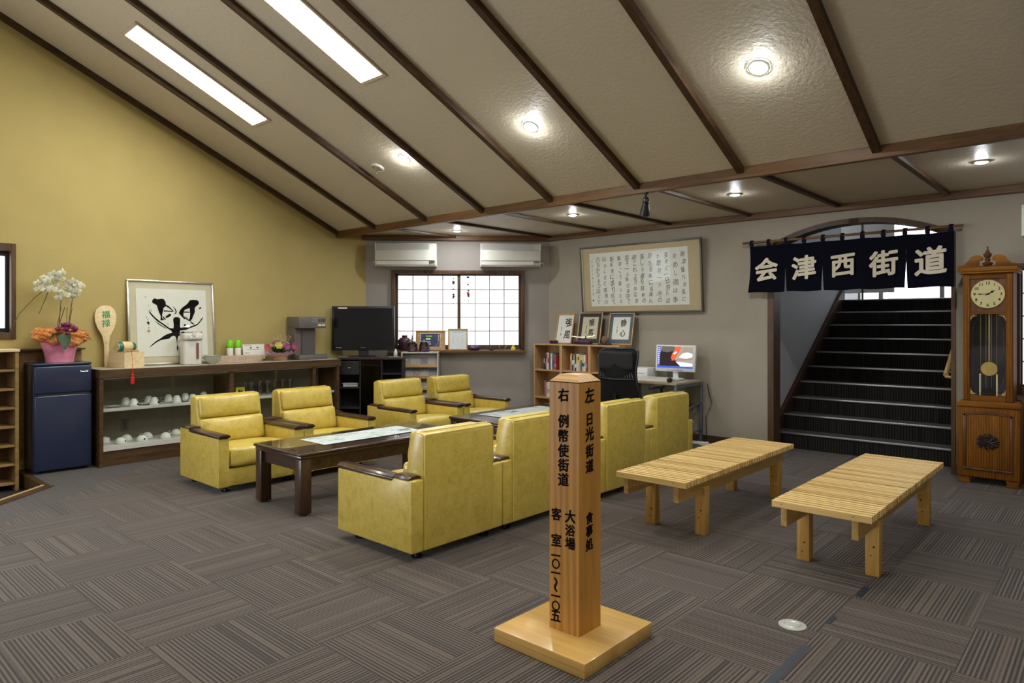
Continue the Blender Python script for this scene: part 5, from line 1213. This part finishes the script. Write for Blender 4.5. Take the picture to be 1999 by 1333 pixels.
def spoly(name, pts, col, s=1.0, dy=0):
    mb = MB(); mb.M = LMn; mb.prism([(-.215+.43*x, .125+.243*z) for x, z in pts], -.0150-dy, -.0134, 'y'); mb.build(name, E_('screen_'+name, col, s), sc)
spoly('dark_area', [(0, .08), (.72, .08), (.55, .30), (.45, .45), (.40, .60), (.50, .95), (.30, 1), (.12, 1), (.06, .5)], (.035, .022, .025))
spoly('foliage', [(.30, .72), (.50, .82), (.46, 1), (.10, 1), (.12, .75)], (.14, .12, .10), dy=.0003)
spoly('blue_column', [(0, .10), (.075, .10), (.075, 1), (0, 1)], (.08, .12, .45), dy=.0004)
spoly('red_pillar', [(.42, .36), (.50, .42), (.68, .96), (.60, 1), (.52, 1), (.38, .48)], (.72, .10, .04), 1.2, dy=.0005)
spoly('white_band', [(.47, .62), (.56, .72), (.53, .78), (.45, .68)], (.85, .8, .8), 1.2, dy=.0007)
spoly('rocks', [(.60, .50), (.98, .42), (.99, .95), (.74, .98)], (.34, .28, .22), 1, dy=.0003)
spoly('water', [(.52, .30), (.98, .22), (.98, .10), (.66, .08)], (.92, .92, .95), 1.3, dy=.0006)
spoly('white_rock', [(.60, .50), (.70, .68), (.84, .74), (.98, .66), (.97, .52), (.80, .44)], (.85, .88, .86), 1.1, dy=.0006)
spoly('red_rail', [(.40, .34), (.98, .40), (.98, .43), (.40, .38)], (.55, .16, .08), dy=.0008)
spoly('task_bar', [(0, 0), (1, 0), (1, .075), (0, .075)], (.05, .12, .65), dy=.0008)
for k in range(9): spoly('icon', [(.02, .90-.09*k), (.055, .90-.09*k), (.055, .94-.09*k), (.02, .94-.09*k)], (.8, .8, .9), 1, dy=.0010)
mbx('brand_strip', M['ac_grey'], -.10, .10, -.0135, -.012, .094, .106)
kb = thing('keyboard', 'white computer keyboard on the desk in front of the monitor', 'keyboard', (-3.86, 6.60, DH))
MB().prism([(-.09, 0), (.09, 0), (.09, .030), (-.09, .014)], -.225, .225, 'x', bev=.003).build('case', M['screen_white'], kb, 30)
mb = MB()
for r in range(6):
    for c in range(20): mb.box(-.212+.0212*c, -.212+.0212*c+.018, -.078+.026*r, -.078+.026*r+.020, .014+.0028*r, .024+.0028*r)
mb.build('keys', M['ac_white'], kb)['kind'] = 'stuff'
ms = thing('mouse', 'black computer mouse at the front edge of the desk', 'mouse', (-3.60, 6.50, DH+.014)); MB().ball((0, 0, .012), .034, .8, 1.3, .75).build('body', M['black'], ms, 60); MB().tube([(0, .04, .008), (.03, .12, -.008), (.01, .26, -.008), (-.02, .36, -.008)], .0022, 6).build('cable', M['black'], ms, 50); MB().cyl((0, -.02, .032), .005, .008, 'x', 10).build('wheel', M['steel'], ms)
pt = thing('printer', 'low pale computer case behind the keyboard, left of the monitor', 'computer case', (-4.185, 6.90, DH))
MB().box(-.16, .15, -.12, .12, 0, .118, bev=.008).build('body', M['screen_white'], pt, 30); B('front_slot', M['ac_grey'], pt, -.14, .10, -.1215, -.119, .05, .062); B('tray', M['ac_grey'], pt, .02, .14, -.16, -.12, 0, .014)
dd = thing('disc_drive', 'small reddish brown box tucked under the left of the monitor', 'box', (-4.015, 6.77, DH)); B('case', plain('brown_case', (.20, .09, .06), .5), dd, -.055, .055, -.02, .06, 0, .028, bev=.003); B('slot', M['black'], dd, -.045, .045, -.0215, -.0195, .012, .016)
ps = thing('power_strip', 'white power strip with cables on the floor by the baseboard', 'power strip', (-3.50, 6.96, .001), .1); B('case', M['label_white'], ps, -.11, .11, -.028, .028, 0, .032, bev=.006)
for k in range(4): B('socket', M['frame_dark'], ps, -.09+.05*k, -.066+.05*k, -.01, .01, .032, .033)
MB().tube([(.11, 0, .014), (.18, .02, .006), (.20, -.04, .006), (.12, -.08, .006), (.04, -.06, .006)], .004, 6).build('cable', M['label_white'], ps, 50)
cbl = MB().tube([(-3.455, 7.082, .66), (-3.43, 7.078, .55), (-3.40, 7.075, .46), (-3.43, 7.075, .38), (-3.465, 7.07, .30), (-3.46, 7.07, .045)], .004, 6).build('cable', M['black']); tag(cbl, 'thin black cable hanging down behind the desk leg', 'cable')
# office chair
oc_ = thing('office_chair', 'black mesh office chair with its back towards the room', 'chair', (-3.94, 6.22, 0), math.radians(3))   # back at local -y
bp = []
def back_w(z): return .236-.012*((z-.95)/.12)**2 if z > .83 else (.222+.014*((z-.62)/.21))
mb = MB(); V = []; rows, cl = 26, 14
for a in range(rows+1):
    z = .47+.60*a/rows; hw = (.245 if z < .60 else .245-.030*math.sin((z-.60)/.25*PI/2) if z < .85 else .215+.014*math.sin(min(1, (z-.85)/.15)*PI/2)); 
    if z > 1.02: hw -= .055*((z-1.02)/.05)**2
    yb = -.215-.05*math.sin((z-.47)/.60*PI*.9)-.03*(z-.47)+(.03*((z-.98)/.09)**2 if z > .98 else 0)
    V.append([mb.bm.verts.new((hw*s, yb+.055*s*s, z)) for s in [(-1+2*k/cl) for k in range(cl+1)]])
for A_, B_ in zip(V, V[1:]):
    for k in range(cl): mb.bm.faces.new((A_[k], A_[k+1], B_[k+1], B_[k]))
edge = [tuple(V[a][0].co) for a in range(rows+1)]+[tuple(v.co) for v in V[rows][1:]]+[tuple(V[a][cl].co) for a in range(rows-1, -1, -1)]
bmesh.ops.solidify(mb.bm, geom=list(mb.bm.faces), thickness=.008); mb.build('mesh_back', M['mesh_black'], oc_, 60)
MB().tube(edge, .013, 8).build('back_frame', M['black'], oc_, 60)
mb = MB(); mb.M = Matrix.Translation((0, -.258, .94)); mb.cushion(-.200, .200, -.012, .018, -.085, .10, .014, (0, .002, 0)); mb.build('headrest', M['mesh_black'], oc_, 60)
mb = MB(); mb.tube([(-.21, -.245, .76), (0, -.285, .755), (.21, -.245, .76)], .008, 7); mb.build('lumbar_bar', M['black'], oc_, 50)
mb = MB()
for k in range(16): mb.tube([(-.19+.024*k+random.uniform(-.01, .01), -.262+.045*((-.19+.024*k)/.22)**2, .86+random.uniform(-.03, .0)), (-.20+.026*k, -.268+.045*((-.19+.024*k)/.22)**2, .775)], .0035, 5)
mb.build('lacing', M['steel'], oc_, 50)
MB().cushion(-.25, .25, -.20, .27, .43, .50, .03, (0, 0, .01)).build('seat', M['mesh_black'], oc_, 60)
MB().tube([(0, -.26, .60), (0, -.24, .44), (0, -.05, .41)], .022, 8).build('back_support', M['black'], oc_, 50)
for s in (-1, 1):
    MB().tube([(s*.26, .16, .45), (s*.31, .16, .50), (s*.31, .16, .66)], .014, 7).tube([(s*.31, -.10, .665), (s*.31, .0, .675), (s*.31, .20, .66)], .018, 8).build('armrest', M['black'], oc_, 50)
MB().cyl((0, 0, .28), .028, .30, n=16).cyl((0, 0, .10), .04, .08, n=16).build('column', M['chrome'], oc_, 40)
for k in range(5):
    a = 2*PI*k/5+.3; lg_ = MB().tube([(0, 0, .10), (.28*math.cos(a), .28*math.sin(a), .065)], .022, 8, .014).build('base_arm', M['black'], oc_, 50)
    MB().cyl((.285*math.cos(a), .285*math.sin(a), .028), .027, .04, 'x', 14).build('caster', M['black'], lg_, 40)

# ============================================================ NOREN CURTAIN
nr = thing('noren_curtain', 'navy blue noren curtain with five white characters hanging before the arch', 'curtain', (-2.03, 7.005, 0))
rod = [(-.985, 0, 2.178), (.985, 0, 2.182)]
MB().tube(rod, .0125, 10).build('rod', M['trim_x'], nr, 50)
for s in (-1, 1): MB().tube([(s*.89, 0, 2.18), (s*.89, .05, 2.192), (s*.89, .093, 2.192)], .006, 6).build('bracket', M['black'], nr, 40)
px_ = [-.908, -.542, -.182, .180, .548, .918]; txt = '会津西街道'; cen = [-.728, -.352, .011, .363, .741]; csz = [.285, .285, .270, .285, .300]
split = [.40, .30, 0, 0, .20]
for k in range(5):
    x0, x1 = px_[k], px_[k+1]; mb = MB(); cl, rw = 14, 16; V = []; ztop, zbot = 2.140, 1.655
    for a in range(rw+1):
        u = a/rw; z = ztop+(zbot-ztop)*u
        gl_ = max(0, u-.52)/.48*(.012 if k in (1, 2) else (.010 if k == 4 else 0)); gr_ = max(0, u-.52)/.48*(.012 if k in (0, 1) else (.012 if k == 3 else 0)); bow = .014*math.sin(PI*u) if k == 0 else 0
        row = []
        for c in range(cl+1):
            s = c/cl; x = x0+gl_-(.022*u if k == 0 else 0)+(x1-gr_-x0-gl_+(.022*u if k == 0 else 0))*s+(bow*(1-s))
            row.append(mb.bm.verts.new((x, .010*math.sin(2.4*PI*s+k*1.3)*(.25+u)*.8, z-.006*math.sin(PI*s)*(1-u)+.004*math.sin(2*PI*s+k)*u)))
        V.append(row)
    for A_, B_ in zip(V, V[1:]):
        for c in range(cl): mb.bm.faces.new((A_[c], A_[c+1], B_[c+1], B_[c]))
    bmesh.ops.solidify(mb.bm, geom=list(mb.bm.faces), thickness=.002); pn_ = mb.build('panel', M['navy_cloth'], nr, 60)
    mb = MB(); chars(mb, [(txt[k], cen[k], 1.890, csz[k]*.86, 1.0)], -.0185, .0012, '-y', .030); mb.build('character', M['cloth_char'], pn_)
for k in range(11):
    x = -.890+.1785*k; mb = MB(); mb.tube([(x, .001, 2.135), (x, -.016, 2.165), (x, -.018, 2.185), (x, 0, 2.200), (x, .018, 2.185), (x, .016, 2.165), (x, .001, 2.135)], .004, 5); 
    for v in mb.bm.verts: v.co.x = x+(v.co.x-x)*5
    mb.build('loop', M['navy_cloth'], nr, 50)

# ============================================================ LONGCASE CLOCK
ck = thing('longcase_clock', 'tall carved oak longcase clock with gold dial beside the stairs', 'clock', (-.842, 6.77, 0))
OK_, OX, OD = M['oak'], M['oak_x'], M['oak_dark']
for s in (-1, 1):
    for y in (.01, .26): MB().prism([(-.05, 0), (.05, 0), (.038, .03), (.05, .058), (-.05, .058), (-.038, .03)], y, y+.045, 'y', bev=.004).build('foot', OX, ck, 30); ck.children[-1].location.x = s*.165
MB().box(-.216, .216, 0, .31, .056, .640, bev=.010, seg=3).build('base_case', OK_, ck, 30)
MB().prism([(-.222, .640), (.222, .640), (.218, .660), (.190, .690), (-.190, .690), (-.218, .660)], -.006, .312, 'y', bev=.004).build('base_moulding', OX, ck, 30)
for a, nm in (((-.168, .168, -.010, .0, .118, .138), 'panel_frame'), ((-.168, -.148, -.010, 0, .138, .585), 'panel_frame'), ((.148, .168, -.010, 0, .138, .585), 'panel_frame')): MB().box(*a, bev=.004).build(nm, OD, ck, 30)
mb = MB(); tp_ = [(-.168+.336*k/16, .585+.024*math.sin(PI*k/16)) for k in range(17)]; mb.prism(tp_+[(x, z-.02) for x, z in tp_[::-1]], -.010, .0, 'y'); mb.build('panel_frame', OD, ck, 30)
MB().box(-.146, .146, -.007, .0, .140, .580, bev=.004).build('base_panel', OK_, ck, 30)
mb = MB(); rnd = random.Random(8)
for k in range(110):
    a = rnd.uniform(0, 2*PI); r = rnd.uniform(0, 1)**.5; x, z = .070*r*math.cos(a), .360+.062*r*math.sin(a)-.006*math.cos(2*a); mb.ball((x, -.010, z), rnd.uniform(.006, .012), 1.3, .6, .8, 7, 5)
for k in range(10):
    a = k*PI/5; mb.tube([(0, -.012, .360), (.05*math.cos(a), -.016, .360+.04*math.sin(a)), (.075*math.cos(a+.3), -.012, .352+.062*math.sin(a+.3))], .005, 5)
mb.build('carved_ornament', M['bronze'], ck, 50)
# waist and hood
B('waist_back', OD, ck, -.170, .170, .235, .27, .690, 1.745)
for s in (-1, 1): MB().box(s*.170-(.016 if s > 0 else .0), s*.170+(.016 if s < 0 else 0), .02, .25, .690, 1.745).build('side_panel', OK_, ck)
for s in (-1, 1):
    x0, x1 = (s*.170, s*.122) if s < 0 else (s*.122, s*.170)
    MB().box(x0, x1, -.004, .026, .690, 1.745, bev=.008, seg=3).build('stile', OK_, ck, 30)
B('rail', OX, ck, -.122, .122, 0, .022, .690, .738, bev=.003); B('rail', OX, ck, -.122, .122, 0, .022, 1.408, 1.432, bev=.003); B('rail', OX, ck, -.122, .122, 0, .022, 1.702, 1.745, bev=.003)
B('dial_board', OD, ck, -.122, .122, .012, .022, 1.432, 1.702)
mb = MB()
for s in (-1, 1): mb.prism([(s*.122, 1.408), (s*.122, 1.365), (s*.116, 1.385), (s*.095, 1.402), (s*.07, 1.408)], .0, .016, 'y')
mb.build('arch_brackets', OD, ck)
# door glass with corner ornaments and line pattern
B('door_glass', M['glass'], ck, -.122, .122, .008, .011, .738, 1.408)
mb = MB()
for sx in (-1, 1):
    for z0, sz_ in ((.745, 1), (1.400, -1)):
        for q in range(3):
            rr = .016+.014*q; mb.tube([(sx*(.118-rr+rr*math.sin(a)), .005, z0+sz_*(rr-rr*math.cos(a))+sz_*.002*q) for a in [PI/2*j/6 for j in range(7)]], .0020, 5)
        mb.prism([(sx*.119, z0), (sx*.090, z0), (sx*.108, z0+sz_*.012), (sx*.119, z0+sz_*.038)], .003, .0075, 'y'); mb.ball((sx*.108, .004, z0+sz_*.016), .006, u=8, v=5); mb.ball((sx*.096, .004, z0+sz_*.006), .004, u=8, v=5)
mb.build('corner_filigree', M['brass'], ck, 50)
pts = []
for k in range(33):
    a = 2*PI*k/32; x = .108*max(-1, min(1, 1.18*math.cos(a))); z = 1.073+.318*max(-1, min(1, 1.12*math.sin(a))); pts.append((x, .0065, z))
MB().tube(pts, .0010, 4).build('etched_line', M['chrome'], ck)
for x in (-.055, -.018, .018, .055): MB().tube([(x, .055, .80), (x, .055, 1.43)], .0011, 5).build('chain', M['brass'], ck)
B('case_lining', plain('case_lining', (.05, .045, .06), .6), ck, -.154, .154, .228, .235, .70, 1.70)
MB().cyl((0, .085, .955), .058, .014, 'y', 28).build('pendulum_bob', M['brass'], ck, 40); MB().lathe([(.058, -.002), (.063, .004), (.058, .010)], (0, .085, .955), 28, 'y', False).build('bob_ring', M['brass'], ck, 50)
B('pendulum_rod', M['brass'], ck, -.004, .004, .083, .088, 1.0, 1.44)
for x in (-.058, .058): MB().cyl((x, .055, .820), .0085, .17, n=14).ball((x, .055, .905), .010, u=10, v=8).build('weight', plain('pale_brass', (.80, .72, .46), .3, .7), ck, 40)
# dial
MB().cyl((0, .008, 1.5735), .1145, .010, 'y', 48).build('dial', M['dial'], ck, 30); MB().lathe([(.1135, .0), (.118, .004), (.1165, .012), (.1135, .012)], (0, .014, 1.5735), 48, 'y', False).build('dial_rim', M['brass'], ck, 50)
mb = MB()
for k in range(12):
    a = PI/2-2*PI*(k+1)/12; chars(mb, [(str(k+1), .0905*math.cos(a), 1.5735+.0905*math.sin(a)-(0 if k+1 < 10 else 0), .034)], .0022, .0008, '-y', .010)
mb.build('numerals', M['ink'], ck)
def hand(ang, ln, w_, name):
    a = math.radians(ang); d = Vector((math.sin(a), 0, math.cos(a))); n_ = Vector((math.cos(a), 0, -math.sin(a))); c = Vector((0, 0, 1.5735)); mb = MB()
    P = [(c-d*.018+n_*w_*.5), (c+d*ln*.45+n_*w_*.5), (c+d*ln*.58+n_*w_*1.7), (c+d*ln*.70+n_*w_*.5), (c+d*ln), (c+d*ln*.70-n_*w_*.5), (c+d*ln*.58-n_*w_*1.7), (c+d*ln*.45-n_*w_*.5), (c-d*.018-n_*w_*.5)]
    mb.prism([(p.x, p.z) for p in P], -.0015 if name == 'hour_hand' else -.004, .0 if name == 'hour_hand' else -.0025, 'y'); mb.build(name, M['ink'], ck)
hand(58, .062, .006, 'hour_hand'); hand(271, .090, .0032, 'minute_hand'); MB().cyl((0, -.003, 1.5735), .006, .006, 'y', 14).build('hand_boss', M['ink'], ck)
# hood cornice, swan-neck pediment and finial
MB().box(-.198, .198, -.022, .285, 1.745, 1.762, bev=.004).box(-.206, .206, -.030, .290, 1.762, 1.795, bev=.005).build('cornice', OX, ck, 30)
def swan(s):
    o = [(.205, 1.795), (.205, 1.812), (.160, 1.822), (.135, 1.850), (.112, 1.882), (.082, 1.895), (.050, 1.892), (.032, 1.875), (.030, 1.855), (.042, 1.846), (.054, 1.850), (.058, 1.838), (.052, 1.822), (.062, 1.815), (.04, 1.808), (.0, 1.806), (.0, 1.795)]
    return [(s*x, z) for x, z in o]
for s in (-1, 1): MB().prism(swan(s), -.020, .012, 'y', bev=.003).build('pediment', OX, ck, 30)
MB().lathe([(.026, 1.806), (.034, 1.815), (.040, 1.828), (.030, 1.832), (.016, 1.842), (.022, 1.856), (.014, 1.866), (.026, 1.882), (.031, 1.902), (.020, 1.910), (.010, 1.930), (.005, 1.950), (.007, 1.958), (.001, 1.966)], (0, -.004, 0), 20).build('finial', OD, ck, 50)

# ============================================================ CEILING FITTINGS
def onslope(x, y, dz=0): return (x, y, zc(y)-dz)
def make_fluo(label, x, y0, y1):
    ln = (y1-y0)/math.cos(SL); yc = (y0+y1)/2
    t = thing('ceiling_light', label, 'light', onslope(x, yc), 0, 'recessed fluorescent ceiling lights', rx=-SL); hw = .160
    for a in ((-hw, -hw+.022, -ln/2, ln/2), (hw-.022, hw, -ln/2, ln/2), (-hw+.022, hw-.022, -ln/2, -ln/2+.03), (-hw+.022, hw-.022, ln/2-.03, ln/2)): B('frame', M['basket_pale'], t, *a, -.016, .0, bev=.002)
    B('diffuser', emit('fluorescent_diffuser', (1.0, .99, .86), FLUO_W*.55), t, -hw+.022, hw-.022, -ln/2+.03, ln/2-.03, -.010, -.002)
    return t
make_fluo('long fluorescent ceiling light nearest the yellow wall, whole in view', -6.165, 2.075, 3.265)
make_fluo('long fluorescent ceiling light cut by the top edge of the picture', -4.405, 2.09, 3.27)
for x, nm in ((-2.60, 'left'), (-.76, 'middle'), (1.08, 'right')): make_fluo(f'added unseen fluorescent ceiling light above the camera, {nm} of three', x, 1.55, 2.75)  # out-of-view lamps added for more ambient light
dl_e = emit('downlight_bulb', (.93, .97, 1.0), SLOPE_W*9); dl_g = emit('downlight_bulb_flat', (.93, .97, 1.0), SOFFIT_W*22)
def make_dl(label, loc, tilt, e, r, grp):
    t = thing('downlight', label, 'light', loc, 0, grp, rx=tilt)
    MB().lathe([(r*1.25, 0), (r*1.25, -.006), (r*1.02, -.010), (r, -.002)], n=28, cap=False).build('ring', M['white_plastic'], t, 50)
    MB().ball((0, 0, -.004), r*.93, 1, 1, .42, 20, 12).build('bulb', e, t, 60); return t
gs, gf = 'round downlights in the sloping ceiling', 'round downlights in the flat ceiling strip'
d0 = make_dl('round downlight in sloping ceiling beside the smoke detector', onslope(-5.045, 4.085, .001), -SL, dl_e, .052, gs)
dup(d0, onslope(-3.48, 4.085, .001), label='round downlight in sloping ceiling, middle of its row of three', group=gs)
dup(d0, onslope(-1.655, 4.075, .001), label='large bright downlight in sloping ceiling, top right of picture', group=gs)
d1 = make_dl('downlight in flat ceiling above the air conditioners', (-6.20, 5.86, ZB), 0, dl_g, .040, gf)
dup(d1, (-4.37, 5.82, ZB), label='downlight in flat ceiling above the wide calligraphy picture', group=gf)
dup(d1, (-2.60, 5.87, ZB), label='downlight in flat ceiling right of the black spotlight', group=gf)
dup(d1, (-.765, 5.86, ZB), label='downlight in flat ceiling above the tall clock, far right', group=gf)
sd = thing('ceiling_speaker', 'round beige ceiling vent with a dangling pull beside the downlight', 'vent', onslope(-5.485, 4.11, .001), 0, rx=-SL)
MB().lathe([(.068, 0), (.068, -.008), (.055, -.016), (.050, -.006), (.001, -.006)], n=28, cap=False).build('ring', M['ac_white'], sd, 50); MB().cyl((0, 0, -.010), .046, .006, n=24).build('grille', M['silk'], sd)
MB().tube([(0, 0, -.012), (0, .012, -.055)], .0015, 5).ball((0, .014, -.062), .008, 1, 1, 1.5).build('pull', M['frame_dark'], sd, 50)
spt = thing('spotlight', 'small black spotlight hanging below the long ceiling beam', 'spotlight', (-2.955, 4.94, 2.415))
MB().cyl((0, 0, -.006), .020, .014, n=16).cyl((0, 0, -.025), .009, .035, n=12).build('mount', M['black'], spt, 40)
MB().lathe([(.001, -.035), (.018, -.038), (.030, -.060), (.028, -.082), (.001, -.084)], n=20).build('joint', M['black'], spt, 50)
mb = MB(); mb.M = Matrix.Translation((0, 0, -.075)) @ Matrix.Rotation(math.radians(18), 4, 'Y') @ Matrix.Rotation(math.radians(18), 4, 'X'); mb.lathe([(.001, 0), (.026, -.004), (.030, -.035), (.044, -.085), (.046, -.112), (.030, -.124), (.001, -.125)], n=22); mb.build('lamp_head', M['black'], spt, 50)
wp = tag(MB().box(-.645, -.20, 7.06, 7.099, 2.06, 2.32, bev=.004).build('wall_panel', M['label_white']), 'white panel high on the wall at the far right edge', 'panel')
# floor outlet disc and worn tape marks
fd = thing('floor_outlet', 'round silver floor outlet cover set in the carpet at lower right', 'outlet', (-1.093, 3.062, .0005)); MB().lathe([(.001, .0), (.058, .0), (.058, .003), (.050, .005), (.001, .005)], n=30).build('cover', plain('matt_silver', (.36, .36, .32), .4), fd, 30); MB().lathe([(.030, .005), (.033, .0065), (.036, .005)], n=30, cap=False).build('ring', M['alu'], fd)
tt = ['dark tape strip on the carpet at the bottom right edge', 'short dark tape piece beside the floor outlet cover', 'dark tape piece under the front legs of the right bench']
for (x0, x1, y0, y1), lb in zip(((-.998, -.962, 2.30, 2.91), (-.995, -.970, 3.19, 3.28), (-.985, -.955, 3.60, 3.76)), tt): tag(B('tape_strip', M['tape'], None, x0, x1, y0, y1, .0003, .0012), lb, 'tape', 'dark tape marks on the carpet')
